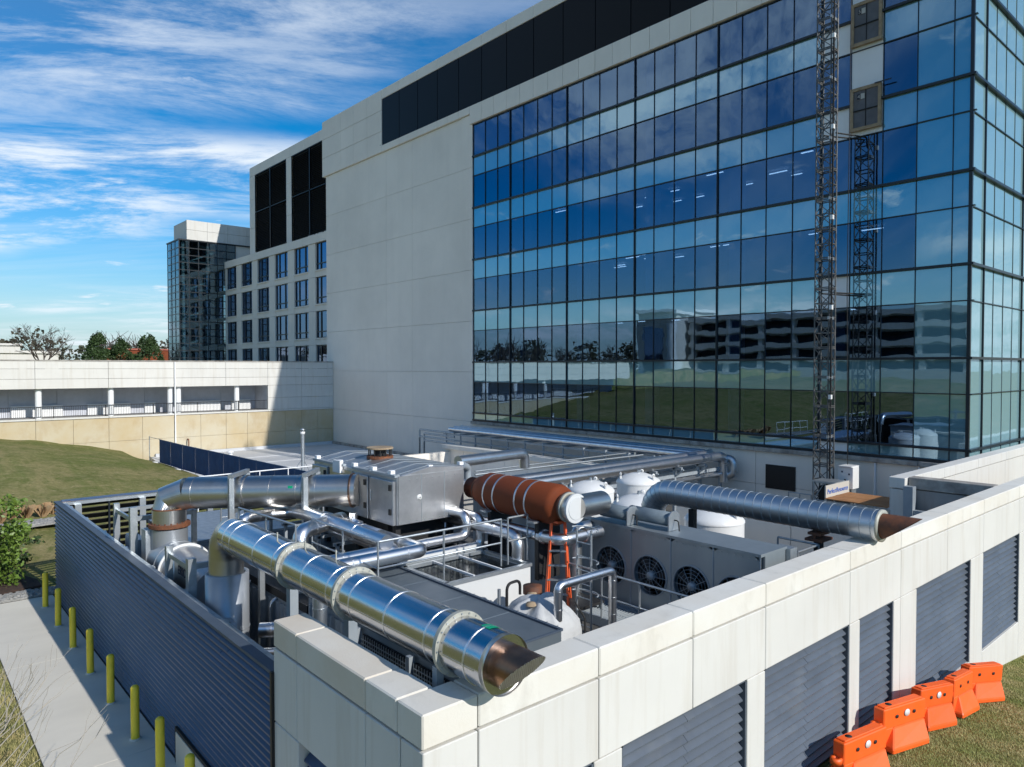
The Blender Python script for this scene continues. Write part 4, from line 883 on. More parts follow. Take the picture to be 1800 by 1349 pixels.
# ---------------------------------------------- exhaust B: from the inlet drum across to the burner housing
EB = thing('exhaust_pipe', 'brushed steel exhaust pipe with mitred elbow leading into the metal housing', 'exhaust pipe', (5.5, 19.4, 3.9))
B0 = P(305, 867, d=18.35); B1 = P(612, 862, d=18.1); rb = .405; db = (B1 - B0).normalized()
MB().tube([(5.45, 19.45, 3.98), (5.45, 19.45, 4.36), B0 + db * .12 + Vector((-.15, .15, -.18)) , B0 + db * .42], rb, 44, smooth=False).build('elbow', 'stainless', EB)
MB().tube([B0 + db * .42, B1 + db * .25], rb, 48).build('pipe_run', 'stainless', EB)
MB().ring((5.45, 19.45, 4.0), (0, 0, 1), rb, .09, .09, 40).build('rusty_flange', 'rust', EB, label='rusty bolted flange')
for k in range(18):
    a = k * math.pi / 9; MB().tube([(5.45 + .40 * math.cos(a), 19.45 + .40 * math.sin(a), 3.92), (5.45 + .40 * math.cos(a), 19.45 + .40 * math.sin(a), 4.08)], .02, 6).build('bolt', 'rust', EB)
MB().ring((5.45, 19.45, 4.42), (0, 0, 1), rb, .03, .02, 40).build('seam_band', 'rust', EB)
ln = (B1 - B0).length
for s in (.62, 1.55, 2.62, 3.3, ln - .75): MB().ring(B0 + db * s, db, rb, .02, .008, 48).build('seam_band', 'stainless', EB)
for s in (1.92, ln - 1.1): MB().ring(B0 + db * s, db, rb, .05, .03, 48).build('flange', 'stainless', EB)
MB().ring(B1 + db * .12, db, rb, .04, .03, 40).build('rusty_flange', 'burnt_steel', EB)
nb = db.cross(Vector((0, 0, 1))).normalized(); gp = B0 + db * (ln - 1.35) + nb * (rb * .93) + Vector((0, 0, rb * .36))
t_ = MB(); t_.bar(gp - db * .06, gp + db * .06, .012, .1, up=(0, 0, 1)); t_.build('green_tape', 'green_tape', EB)
for i, s in enumerate((1.72, ln - .95)):
    PS = thing('pipe_support', ('galvanised goalpost frame carrying the brushed pipe near its elbow', 'galvanised goalpost frame carrying the brushed pipe beside the housing')[i], 'pipe support', (B0 + db * s).to_tuple()[:2] + (3.0,))
    c = B0 + db * s
    for sg in (-1, 1):
        p = c + nb * (.47 * sg); MB().bar((p.x, p.y, 3.0 if i else .5), (p.x, p.y, c.z + .42), .12).build('post', 'galv', PS)
    MB().bar(c - nb * .53 + Vector((0, 0, .47)), c + nb * .53 + Vector((0, 0, .47)), .1).build('cross_beam', 'galv', PS)
    MB().bar(c - nb * .5 + Vector((0, 0, -.42)), c + nb * .5 + Vector((0, 0, -.42)), .1).build('cross_beam', 'galv', PS)
# ---------------------------------------------- guide frames round the drums
for i, (va, vb, zt, lab) in enumerate(((22.0, 20.25, 4.15, 'galvanised steel frame round the rusty flanged riser'), (17.2, 15.65, 3.88, 'galvanised steel frame over the lettered silencer'))):
    G = thing('steel_frame', lab, 'frame', (4.8, va, 0))
    MB().bar((4.8, va, 0), (4.8, va, zt + .1), .14).build('post', 'galv', G); MB().bar((4.8, vb, 0), (4.8, vb, zt + .25 if i == 0 else zt + .12), .17).build('post', 'galv', G)
    MB().bar((4.8, va, zt - .1), (4.8, vb, zt - .1), .06, .1).build('beam', 'galv', G); MB().bar((4.8, vb, zt - .06), (6.3, vb, zt - .06), .08, .12).build('beam', 'galv', G)
    MB().bar((6.3, vb, zt - .06), (6.3, va, zt - .06), .08, .1).build('beam', 'galv', G); MB().bar((6.3, vb, 0), (6.3, vb, zt), .12).build('post', 'galv', G)
    if i == 0: MB().bar((4.8, va, zt - .1), (6.3, va, zt - .1), .06, .1).build('beam', 'galv', G)
EC = thing('control_box', 'small grey switch box fixed behind the louvre wall', 'box', (5.0, 22, 2.2)); MB().box((4.95, 20.6, 2.6), (5.2, 21.7, 3.45)).build('box_body', 'galv_paint', EC, .01); MB().box((4.93, 20.65, 2.65), (4.95, 21.65, 3.4)).build('box_door', 'galv_paint', EC)
MB().bar((5.05, 21.6, 0), (5.05, 21.6, 2.6), .08).build('stand', 'galv', EC)
EC2 = thing('control_box', 'grey angled metal box below the silencer by the louvre wall', 'box', (5.0, 14.6, 0)); MB().prism([(4.9, 13.9, 2.0), (4.9, 15.3, 2.0), (4.9, 15.3, 3.0), (4.9, 14.3, 2.9)], (.35, 0, 0)).build('box_body', 'galv_paint', EC2, .01); MB().bar((5.05, 14.6, 0), (5.05, 14.6, 2.0), .1).build('stand', 'galv', EC2)
# ---------------------------------------------- generator enclosures
def ribbed(q, x, v0_, v1_, z0, z1, pitch=.22, d=.05):
    v = v0_
    while v < v1_ - .05:
        q.prism([(x, v, z0), (x - d, v + pitch * .25, z0), (x - d, v + pitch * .55, z0), (x, v + pitch * .8, z0)], (0, 0, z1 - z0)); v += pitch
G1 = thing('generator_enclosure', 'long grey metal generator enclosure with seamed roof and black mesh intakes', 'enclosure', (7.3, 10.5, 0))
MB().box((6.35, 8.4, 0), (8.42, 13.4, 3.42)).build('enclosure_body', 'galv_paint', G1)
RJ = [8.35, 9.6, 10.85, 12.15, 13.45]
for a in range(4):
    bbox('roof_sheet', (7.30, RJ[a] + .004, 3.43), (8.44, RJ[a + 1] - .004, 3.62 + .0), 'roof_metal', G1, .008)
    MB().prism([(6.3, RJ[a] + .004, 3.43), (7.28, RJ[a] + .004, 3.43), (7.28, RJ[a] + .004, 3.60), (6.3, RJ[a] + .004, 3.50)], (0, RJ[a + 1] - RJ[a] - .008, 0)).build('roof_sheet', 'roof_metal', G1)
MB().bar((7.30, 8.33, 3.635), (7.30, 13.45, 3.635), .05, .03).build('roof_seam', 'container_blue', G1); MB().bar((8.42, 8.33, 3.635), (8.42, 13.45, 3.635), .06, .04).build('roof_edge', 'container_blue', G1); MB().bar((7.3, 8.35, 3.63), (8.44, 8.35, 3.63), .05, .03).build('roof_edge', 'container_blue', G1)
MB().box((7.0, 8.30, 2.3), (8.40, 8.39, 3.40)).build('end_flashing', 'galv_paint', G1); MB().bar((7.0, 8.28, 3.2), (8.42, 8.28, 3.2), .05, .05).build('end_trim', 'galv', G1); MB().bar((7.0, 8.28, 2.85), (8.42, 8.28, 2.85), .05, .05).build('end_trim', 'galv', G1)
for k in range(20): MB().tube([(8.44, 8.45 + k * .25, 3.655), (8.44, 8.45 + k * .25, 3.67)], .014, 6).build('rivet', 'galv', G1)
for a, c in ((8.0, 9.5), (9.66, 11.15)):
    MB().box((6.30, a, .3), (6.33, c, 3.3)).build('intake_back', 'black_slat', G1)
    gm = MB(); y_ = a
    while y_ < c: gm.bar((6.27, y_, .3), (6.27, y_, 3.3), .014); y_ += .075
    z = .3
    while z < 3.3: gm.bar((6.265, a, z), (6.265, c, z), .014); z += .075
    gm.build('mesh_screen', 'jacket_dull', G1)['kind'] = 'stuff'
for v in (7.94, 9.58, 11.25): MB().bar((6.25, v, 0), (6.25, v, 3.4), .1).build('frame_post', 'galv_paint', G1)
rb_ = MB(); ribbed(rb_, 6.34, 11.4, 13.3, .2, 3.3); rb_.build('ribbed_side', 'galv_paint', G1)
for v in (11.5, 11.9, 12.5, 13.0): MB().tube([(6.2, v, 0), (6.2, v, 3.1)], .035, 8).build('conduit', 'galv', G1)
for z in (1.2, 1.9, 2.4): MB().tube([(6.15, 11.4, z), (6.15, 13.0, z)], .022, 6).build('conduit', 'black_rubber', G1)
G2 = thing('generator_enclosure', 'low black roofed generator enclosure below the metal housing', 'enclosure', (9.4, 16.5, 0))
MB().box((6.5, 13.75, 0), (12.2, 20.6, 2.95)).build('enclosure_body', 'galv_paint', G2); MB().box((6.45, 13.7, 2.95), (12.25, 20.65, 3.12)).build('roof_deck', 'dark_deck', G2)
rb_ = MB(); ribbed(rb_, 6.49, 13.8, 20.5, .2, 2.85); rb_.build('ribbed_side', 'galv_paint', G2)
for k in range(4):
    MB().box((8.9 + k * .75, 13.66, 1.2), (9.6 + k * .75, 13.69, 2.9)).build('vent_panel', 'black_mesh', G2)
for k in range(5): MB().bar((7.0, 14.2 + .5 * k, 3.16), (11.8, 14.2 + .5 * k, 3.16), .08, .06).build('cable_tray', ('galv_paint', 'dark_deck', 'sill', 'dark_deck', 'timber')[k], G2)
for k in range(10):
    x = 9.2 + random.random() * 2.6; y_ = 13.9 + random.random() * 1.2; MB().tube(fillet([(x, y_, 3.12), (x, y_, 3.3 + random.random() * .2), (x + .5, y_ + .3, 3.3), (x + .5, y_ + .3, 3.12)], .1), .022, 6).build('hose', 'black_rubber', G2)
RB = thing('radiator_pit', 'white walled radiator discharge pit with open screened top', 'enclosure', (9.7, 12.6, 0))
MB().box((8.58, 11.78, 0), (10.9, 11.86, 3.52)).build('front_wall', 'offwhite_panel', RB); MB().box((10.82, 11.86, 0), (10.9, 13.6, 3.52)).build('side_wall', 'offwhite_panel', RB); MB().box((8.58, 11.86, 0), (8.66, 13.6, 3.52)).build('side_wall', 'offwhite_panel', RB); MB().box((8.58, 13.55, 0), (10.9, 13.65, 3.7)).build('rear_wall', 'offwhite_panel', RB)
rm = MB()
for a, c in (((8.55, 11.8), (10.93, 11.8)), ((10.87, 11.8), (10.87, 13.6)), ((8.62, 11.8), (8.62, 13.6)), ((8.55, 13.4), (10.93, 13.4)), ((8.55, 13.58), (10.93, 13.58))): rm.bar((a[0], a[1], 3.56), (c[0], c[1], 3.56), .1, .07)
rm.build('rim', 'galv', RB)
for x in (9.35, 10.1): MB().bar((x, 11.85, 3.58), (x, 13.4, 3.58), .045).build('cross_bar', 'panel_white', RB)
MB().box((8.7, 11.9, 3.5), (10.8, 13.35, 3.51)).build('screen', 'pit_screen', RB); MB().box((8.67, 11.87, 2.4), (10.81, 13.54, 2.45)).build('radiator_core', 'black_mesh', RB)
for k in range(12): MB().box((8.7 + k * .18, 13.5, 2.5), (8.78 + k * .18, 13.54, 3.5)).build('fin', 'galv_paint', RB)
# ---------------------------------------------- metal burner housing
HO = thing('burner_housing', 'large sheet metal housing with access doors and a rusty flanged top port', 'housing', (10.1, 16.7, 3.12))
hx0, hx1, hy0, hy1, hz0, hz1 = 9.15, 11.15, 14.56, 18.9, 4.22, 5.5
MB().prism([(hx0, hy0, hz0), (hx1, hy0, hz0), (hx1, hy0, hz1 - .02), (hx0 + .95, hy0, hz1 + .06), (hx0, hy0, hz1 - .12)], (0, hy1 - hy0, 0)).build('casing', 'housing_metal', HO, bevel=.012)
for a, c in ((14.6, 15.7), (15.78, 16.62), (17.95, 18.85)):
    MB().box((hx0 - .09, a, hz0 + .0), (hx0 - .005, c, hz1 - .22)).build('access_door', 'housing_metal', HO, bevel=.012)
    for z in (hz0 + .25, hz1 - .45): MB().box((hx0 - .12, a + .08, z), (hx0 - .09, a + .16, z + .14)).build('hinge', 'black_rubber', HO)
    MB().tube([(hx0 - .12, c - .12, hz0 + .5), (hx0 - .12, c - .12, hz0 + .75)], .015, 6).build('handle', 'galv', HO)
MB().box((hx0 - .04, 16.66, hz0), (hx0 - .006, 17.9, hz1 - .2)).build('duct_plate', 'stainless', HO)
MB().box((hx0 - .10, 17.2, hz1 - .3), (hx0 - .02, 17.6, hz1 + .02)).build('box_cover', 'panel_white', HO)
for a, c in ((14.58, 15.7), (15.74, 16.65), (17.2, 18.88)): MB().bar((hx0 + .02, a, hz1 - .1), (hx0 + .02, c, hz1 - .1), .14, .06).build('top_flashing', 'galv_paint', HO)
for y_ in (14.9, 15.74, 16.7, 17.5, 18.8): MB().box((hx0 + .0, y_ - .07, hz1 - .09), (hx0 + .12, y_ + .07, hz1 + .01)).build('lifting_lug', 'panel_white', HO)
for x in (10.1, 11.05): MB().box((x, 14.6, hz1), (x + .12, 14.72, hz1 + .08)).build('lifting_lug', 'panel_white', HO)
MB().box((hx0 + .03, hy0 - .03, hz0 + .02), (hx1 - .03, hy0 - .005, hz1 - .1)).build('end_sheet', 'housing_metal', HO)
MB().lathe((hx0 + .62, hy0 - .035, hz0 + .62), [(.02, .02), (.05, .02), (.05, -.0), (.075, 0), (.075, -.01)], 16, (0, -1, 0)).build('sight_port', 'white_paint', HO)
pc = Vector((10.15, 17.0, hz1 + .03)); MB().lathe(pc, [(.20, 0), (.36, 0), (.36, .07), (.2, .07)], 28, smooth=False).build('port_flange', 'rust', HO)
for k in range(12):
    a = k * math.pi / 6; MB().tube([pc + Vector((.3 * math.cos(a), .3 * math.sin(a), .05)), pc + Vector((.3 * math.cos(a), .3 * math.sin(a), .26))], .018, 6).build('stud', 'dark_deck', HO)
MB().lathe(pc, [(.001, .30), (.36, .30), (.36, .26), (.001, .26)], 28, smooth=False).build('port_cover', 'timber', HO); MB().tube([pc, pc + Vector((0, 0, .26))], .17, 20).build('port_neck', 'dark_deck', HO)
for x in (9.35, 10.95):
    for y_ in (14.9, 16.7, 18.5): MB().bar((x, y_, 3.12), (x, y_, hz0), .14).build('leg', 'dark_deck', HO)
MB().box((9.3, 15.2, 3.5), (11.0, 18.6, 4.22)).build('plenum', 'dark_deck', HO)
# ---------------------------------------------- red brown silencer
RS = thing('silencer', 'red brown primed silencer drum with pale straps beyond the metal housing', 'silencer', (11.45, 12.9, 3.1))
ru, rz_, r_ = 11.55, 4.86, .47
MB().lathe((ru, 14.75, rz_), [(.001, 0), (.27, 0), (.27, .35), (.31, .38), (r_, .78), (r_, 3.2), (.42, 3.33), (.27, 3.42), (.27, 3.7)], 44, (0, -1, 0)).build('drum', 'rust_paint', RS)
for v in (13.72, 13.35, 12.55, 12.2): MB().ring((ru, v, rz_), (0, 1, 0), r_, .045, .008, 44).build('strap', 'jacket_dull', RS)
for s in (.42, 3.5):
    MB().ring((ru, 14.75 - s, rz_), (0, 1, 0), .27, .05, .07, 30).build('flange', 'rust_dark', RS)
    for k in range(14):
        a = k * math.pi / 7; MB().tube([(ru + .31 * math.cos(a), 14.75 - s - .05, rz_ + .31 * math.sin(a)), (ru + .31 * math.cos(a), 14.75 - s + .05, rz_ + .31 * math.sin(a))], .016, 6).build('bolt', 'dark_deck', RS)
for v in (13.6, 11.9):
    MB().box((ru - .35, v - .06, 3.12), (ru + .35, v + .06, rz_ - r_ + .08)).build('saddle', 'dark_deck', RS)
    MB().box((ru - .55, v - .12, rz_ - .4), (ru - .38, v + .12, rz_ - .36)).build('bracket', 'galv', RS)
ST = thing('exhaust_elbow', 'stainless exhaust elbow with blank round end cover after the red brown silencer', 'exhaust pipe', (11.6, 11.0, 4.5))
MB().tube([(ru, 11.25, rz_), (ru, 10.98, rz_)], .30, 36).build('pipe_run', 'stainless', ST); MB().lathe((ru, 10.98, rz_), [(.001, .02), (.25, .02), (.26, .008), (.33, .004), (.33, -.05)], 36, (0, -1, 0), smooth=False).build('end_cover', 'offwhite_panel', ST)
MB().ring((ru, 11.2, rz_), (0, 1, 0), .30, .04, .04, 36).build('flange', 'flange', ST); MB().tube([(ru + .1, 11.1, rz_), (12.75, 11.3, rz_ - .05)], .27, 32).build('branch', 'stainless', ST)
# ---------------------------------------------- exhaust C over the right wall
EC_U, EC_Z, EC_R = 16.3, 4.55, .34; E3 = thing('exhaust_pipe', 'spiral seamed steel exhaust pipe with rusty slanted tip crossing the long wall', 'exhaust pipe', (EC_U, 9, 3))
VC0, VC1 = 6.35, 11.9
path = [(EC_U, VC0, EC_Z), (EC_U, 8, EC_Z), (EC_U, 10, EC_Z), (EC_U, VC1 - .1, EC_Z)] + [(EC_U, VC1 + .62 * math.sin(a), EC_Z - .62 * (1 - math.cos(a))) for a in [math.pi / 2 * k / 7 for k in range(1, 8)]] + [(EC_U, VC1 + .62, 2.4)]
MB().tube(path, EC_R, 44).build('pipe_run', 'jacket_dull', E3)
v = VC0 + .12
while v < VC1: MB().ring((EC_U, v, EC_Z), (0, 1, 0), EC_R, .012, .005, 44).build('seam_band', 'galv_paint', E3); v += .232
for k in range(1, 7):
    a = math.pi / 2 * k / 7; MB().ring((EC_U, VC1 + .62 * math.sin(a), EC_Z - .62 * (1 - math.cos(a))), (0, math.cos(a), -math.sin(a)), EC_R, .012, .005, 40).build('seam_band', 'galv_paint', E3)
MB().lathe((EC_U, VC0, EC_Z), [(.26, .02), (EC_R + .012, .02), (EC_R + .012, -.03)], 44, (0, -1, 0)).build('end_ring', 'flange', E3)
tip = MB(); vs = []; rr = .275
for s in (0, 1):
    for k in range(n):
        a = 2 * math.pi * k / n; x = EC_U + math.sin(a) * rr; z = EC_Z + math.cos(a) * rr
        vs.append((x, VC0 + .05 if s == 0 else VC0 - .05 - .75 * (math.cos(a) + 1) / 2, z))
tip.add(vs, [(k, (k + 1) % n, n + (k + 1) % n, n + k) for k in range(n)], True); tip.build('rusty_tip', 'rust_dark', E3, label='rusty slanted outlet')
MB().tube([(EC_U, VC0 + .3, EC_Z), (EC_U, VC0 + .28, EC_Z)], .27, 24).build('bore', 'black_rubber', E3)
sp = MB(); sp.box((EC_U - .28, 7.55, EC_Z - .56), (EC_U + .28, 7.95, EC_Z - .5)); sp.box((EC_U - .24, 7.6, EC_Z - .42), (EC_U + .24, 7.9, EC_Z - .36)); sp.bar((EC_U - .2, 7.75, EC_Z - .5), (EC_U - .2, 7.75, EC_Z - .4), .05); sp.bar((EC_U + .2, 7.75, EC_Z - .5), (EC_U + .2, 7.75, EC_Z - .4), .05); sp.build('saddle', 'rust_dark', E3)
MB().bar((EC_U, 7.75, 0), (EC_U, 7.75, EC_Z - .56), .16).build('support_post', 'dark_deck', E3); MB().bar((EC_U, 11.2, 0), (EC_U, 11.2, EC_Z - .36), .16).build('support_post', 'dark_deck', E3)
# ---------------------------------------------- dry cooler with four fans
DC = thing('dry_cooler', 'grey metal dry cooler with a row of four caged fans', 'cooler', (13.4, 9.6, 0))
cu, cv0, cv1, cz0, cz1 = 13.0, 7.35, 11.82, 2.15, 4.24
MB().box((cu + .14, cv0, cz0), (cu + .95, cv1, cz1)).build('cooler_body', 'cooler_metal', DC)
PVS = [cv0, 8.42, 9.5, 10.62, cv1]
FC = [P(1073, 993, u=cu).y, P(1138, 1010, u=cu).y, P(1211, 1030, u=cu).y, P(1287, 1049, u=cu).y][::-1]; fz = 3.28
for k in range(4):
    a, c = PVS[k] + .006, PVS[k + 1] - .006; cy = (a + c) / 2; rf_ = .45; nn = 40; sq = []; ci = []
    for j in range(nn):
        t = 2 * math.pi * (j + .5) / nn; dy, dz_ = math.cos(t), math.sin(t); ci.append((cu, cy + rf_ * dy, fz + rf_ * dz_))
        f = min((c - cy) / abs(dy) if abs(dy) > 1e-6 else 9e9, ((cz1 - fz) if dz_ > 0 else (fz - cz0)) / abs(dz_) if abs(dz_) > 1e-6 else 9e9); sq.append((cu, cy + f * dy, fz + f * dz_))
    q = MB(); q.add(sq + ci, [(j, (j + 1) % nn, nn + (j + 1) % nn, nn + j) for j in range(nn)])
    q.add(ci + [(cu + .13, p_[1], p_[2]) for p_ in ci], [(j, (j + 1) % nn, nn + (j + 1) % nn, nn + j) for j in range(nn)])
    q.build('fan_panel', 'cooler_metal', DC)
    fan = MB().lathe((cu + .02, cy, fz), [(.001, .12), (.45, .12)], 36, (1, 0, 0)).build('fan_recess', 'black_mesh', DC)
    hub = MB().lathe((cu + .02, cy, fz), [(.001, -.05), (.09, -.04), (.1, .06), (.1, .1)], 20, (1, 0, 0)).build('hub', 'galv_paint', fan)
    for j in range(6):
        t = 2 * math.pi * j / 6 + k * .4; e = Vector((0, math.cos(t), math.sin(t))); e2 = Vector((0, -math.sin(t), math.cos(t))); o_ = Vector((cu + .05, cy, fz))
        MB().add([o_ + e * .1 - e2 * .05, o_ + e * .1 + e2 * .05 + Vector((.05, 0, 0)), o_ + e * .4 + e2 * .14 + Vector((.05, 0, 0)), o_ + e * .4 - e2 * .06], [(0, 1, 2, 3)]).build('blade', 'dark_deck', fan)
    gq = MB()
    for j in range(12):
        t = 2 * math.pi * j / 12; gq.tube([(cu - .02, cy + .05 * math.cos(t), fz + .05 * math.sin(t)), (cu - .005, cy + .43 * math.cos(t), fz + .43 * math.sin(t))], .005, 5)
    for rq in (.12, .2, .28, .36, .43): gq.lathe((cu - .012, cy, fz), [(rq, 0), (rq + .006, .004), (rq, .008)], 36, (1, 0, 0))
    gq.build('fan_guard', 'galv_paint', fan)
    MB().ring((cu - .002, cy, fz), (1, 0, 0), .445, .03, .025, 40).build('fan_ring', 'galv_paint', fan)
MB().box((cu - .03, cv0 - .03, cz1), (cu + 1.0, cv1 + .03, cz1 + .06)).build('top_sheet', 'cooler_metal', DC); MB().box((cu + .15, cv0 - .02, cz0), (cu + .95, cv0 - .002, cz1)).build('end_sheet', 'cooler_metal', DC)
MB().box((cu + .97, cv0 - .12, cz0), (cu + 1.25, cv0 + .25, cz1 + .02)).build('header_box', 'galv', DC)
for x in (cu + .2, cu + .85):
    for v in (7.6, 9.5, 11.5): MB().bar((x, v, 0), (x, v, cz0), .1).build('leg', 'galv', DC)
for i, (va, vb) in enumerate(((11.65, 10.75), (10.95, 9.75))):
    off = .18 + .24 * i; CY_ = thing('receiver_drum', ('blue grey horizontal receiver drum on top of the cooler, nearer the silencer', 'longer blue grey receiver drum on top of the cooler beside the curved pipe')[i], 'drum', (cu + off, va, cz1 + .06))
    MB().lathe((cu + off, va, cz1 + .30), [(.001, -.05), (.12, -.03), (.165, 0), (.165, va - vb), (.001, va - vb)], 28, (0, -1, 0)).build('drum', 'drum_grey', CY_)
    MB().prism([(cu + off - .2, vb - .01, cz1 + .07), (cu + off + .2, vb - .01, cz1 + .07), (cu + off + .2, vb - .01, cz1 + .40), (cu + off + .1, vb - .01, cz1 + .50), (cu + off - .1, vb - .01, cz1 + .50), (cu + off - .2, vb - .01, cz1 + .40)], (0, -.03, 0)).build('end_bracket', 'galv', CY_)
    MB().tube(fillet([(cu + off, vb - .03, cz1 + .3), (cu + off, vb - .15, cz1 + .3), (cu + off - .1, vb - .25, cz1 + .1)], .08), .015, 6).build('hose', 'black_rubber', CY_)
# ---------------------------------------------- white storage tanks
def tank(label, u, v):
    t = thing('storage_tank', label, 'tank', (u, v, 0), 'white domed storage tanks'); r = .92
    MB().lathe((u, v, 0), [(r, 0), (r, 3.18)], 40).build('shell', 'white_paint', t)
    MB().lathe((u, v, 3.18), [(r + .02, -.05), (r + .02, .0), (.86, .10), (.6, .25), (.3, .345), (.001, .37)], 40).build('dome', 'white_paint', t)
    for k in range(3):
        a = .5 + k * 2.09; p = Vector((u + .8 * math.cos(a), v + .8 * math.sin(a), 3.3)); MB().tube([p, p + Vector((0, 0, .13))], .05, 8).build('lifting_lug', 'white_paint', t); MB().lathe(p + Vector((0, 0, .2)), [(.035, -.02), (.085, -.02), (.085, .02), (.035, .02)], 14, (math.cos(a), math.sin(a), 0)).build('lug_eye', 'white_paint', t)
    MB().tube([(u, v, 3.5), (u, v, 3.66)], .06, 10).build('nozzle', 'galv', t)
tank('white domed tank directly behind the red brown silencer', 20.9, 19.1); tank('white domed tank farthest back beside the pipe rack', 24.0, 19.2); tank('white domed tank half hidden by the bend of the spiral pipe', 19.9, 15.9); tank('white domed tank showing below the spiral pipe', 19.8, 12.8)
for i in range(2):
    pass
CW = thing('containment_wall', 'low tan capped concrete containment wall before the white tanks', 'wall', (17.45, 14, 0))
MB().box((17.3, 9.4, 0), (17.6, 22, 3.02)).build('wall_body', 'grey_concrete', CW)
for k in range(4): bbox('cap_stone', (17.25, 9.4 + k * 3.15, 3.03), (17.65, 9.4 + k * 3.15 + 3.14, 3.15), 'coping', CW)
MB().box((17.2, 9.35, 3.15), (17.7, 10.1, 3.3)).build('hatch', 'rust', CW)
IW = thing('inner_wall', 'streaked grey concrete wall below the spiral exhaust pipe', 'wall', (23, 10, 0))
for k in range(4): bbox('wall_panel', (22.6, 7.1 + k * 2.3, 0), (22.9, 7.1 + k * 2.3 + 2.28, 2.95), 'facade_precast', IW)
# ---------------------------------------------- insulated tank
IT = thing('insulated_tank', 'squat tank under a lumpy grey insulation blanket', 'tank', (9.85, 10.35, 0)); tx, ty, tr_ = 9.85, 10.35, .76
b = MB(); nn = 48; prof = [(tr_, 0), (tr_ + .02, .8), (tr_, 1.6), (tr_ + .03, 2.3), (tr_ + .01, 2.75), (tr_ - .04, 3.0), (tr_ - .16, 3.17), (tr_ - .34, 3.3), (tr_ - .52, 3.38), (.1, 3.42), (.001, 3.43)]; vs = []
for (r, z) in prof:
    for k in range(nn):
        t = 2 * math.pi * k / nn; w = .03 * math.sin(5 * t + z * 2) + .025 * math.sin(11 * t - z * 3.1) + .02 * math.sin(17 * t + 5 * z); w *= min(1, r * 2)
        zz = z + (.05 * math.sin(3 * t + 1) + .03 * math.sin(7 * t)) * (1 if z > 2.9 else 0) * min(1, r * 3)
        vs.append((tx + (r + w) * math.cos(t), ty + (r + w) * math.sin(t), zz))
b.add(vs, [(i * nn + k, i * nn + (k + 1) % nn, (i + 1) * nn + (k + 1) % nn, (i + 1) * nn + k) for i in range(len(prof) - 1) for k in range(nn)], True); b.build('blanket', 'blanket', IT)
for dx, dy in ((-.35, -.1), (.1, .35)): MB().lathe((tx + dx, ty + dy, 3.33), [(.001, .06), (.09, .05), (.11, 0)], 14).build('manhole', 'timber', IT)
MB().tube(fillet([(tx - .5, ty + .45, 3.2), (tx - .5, ty + .45, 3.65), (tx - .1, ty + .5, 3.65), (tx - .1, ty + .5, 3.35)], .15), .03, 8).build('hose', 'black_rubber', IT)
MB().lathe((tx + .25, ty + .5, 3.3), [(.001, .16), (.2, .16), (.2, .0)], 20).build('flange', 'rust_dark', IT)
MB().tube([(tx - .62, ty + .55, 0), (tx - .62, ty + .55, 3.55)], .035, 8).build('riser', 'galv', IT); MB().tube(fillet([(tx + .7, ty - .3, 3.2), (tx + .82, ty - .45, 2.9), (tx + .8, ty - .5, 2.0)], .2), .02, 6).build('cable', 'black_rubber', IT)
pipe('vent_pipe', 'shiny jacketed pipe arching from the blanket tank to the cooler walkway', 'pipe', [(9.75, 9.75, 3.1), (9.75, 9.75, 3.78), (11.35, 9.75, 3.78), (11.35, 9.75, 1.0)], .085, bend=.14, bands=.35)
# ---------------------------------------------- jacketed pipe runs
pipe('jacketed_pipe', 'bright jacketed pipe running beside the red silencer and turning down behind the tank', 'pipe', [(11.0, 16.2, 4.1), (11.0, 12.3, 4.1), (11.0, 12.3, 1.5)], .15, 'jacket', bend=.3, bands=1.2)
pipe('jacketed_pipe', 'bright jacketed pipe with collar right under the red brown silencer', 'pipe', [(11.35, 15.5, 4.12), (11.35, 11.3, 4.12), (12.7, 11.3, 4.12)], .14, 'jacket', bend=.3, bands=1.4, bt=.03, bw=.12)
pipe('jacketed_pipe', 'outer chrome pipe of the pair crossing behind the big polished exhaust', 'pipe', [(6.2, 12.85, 4.05), (8.72, 12.85, 4.05), (8.72, 14.6, 4.05), (8.72, 17.4, 4.05)], .15, 'jacket', bend=.18, bands=1.3)
pipe('jacketed_pipe', 'inner chrome pipe of the pair crossing behind the big polished exhaust', 'pipe', [(6.2, 13.25, 4.05), (8.25, 13.25, 4.05), (8.25, 17.4, 4.05)], .15, 'jacket', bend=.18, bands=1.3)
for k, (u, v) in enumerate(((8.72, 15.9), (8.25, 15.4))):
    VV = thing('valve', ('faceted silver valve jacket on the outer chrome pipe', 'faceted silver valve jacket on the inner chrome pipe')[k], 'valve', (u, v, 4.05)); MB().tube([(u, v - .3, 4.05), (u, v - .22, 4.05), (u, v + .22, 4.05), (u, v + .3, 4.05)], [.16, .21, .21, .16], 8, smooth=False).build('valve_jacket', 'jacket', VV); MB().tube([(u, v, 4.2), (u, v, 4.4)], .1, 8, smooth=False).build('bonnet', 'jacket', VV)
pipe('jacketed_pipe', 'upper of two bright pipes that rise under the metal housing', 'pipe', [(8.95, 13.95, 3.85), (10.75, 13.95, 3.85), (10.75, 13.95, 4.35), (10.75, 15.2, 4.35)], .12, 'jacket', bend=.2, bands=1.0)
pipe('jacketed_pipe', 'lower of two bright pipes that rise under the metal housing', 'pipe', [(8.95, 13.7, 3.62), (11.0, 13.7, 3.62), (11.0, 13.7, 4.3), (11.0, 15.2, 4.3)], .12, 'jacket', bend=.2, bands=1.0)
S1 = P(527, 1000, d=15.6); S2 = P(527, 935, d=15.6); S3 = P(560, 925, d=16.4)
pipe('jacketed_pipe', 'fat silver swan neck pipe rising beside the polished exhaust', 'pipe', [S1 - Vector((0, 0, 1.2)), S2, S3, P(600, 912, d=18.2)], .17, 'jacket', bend=.28, bands=.9)
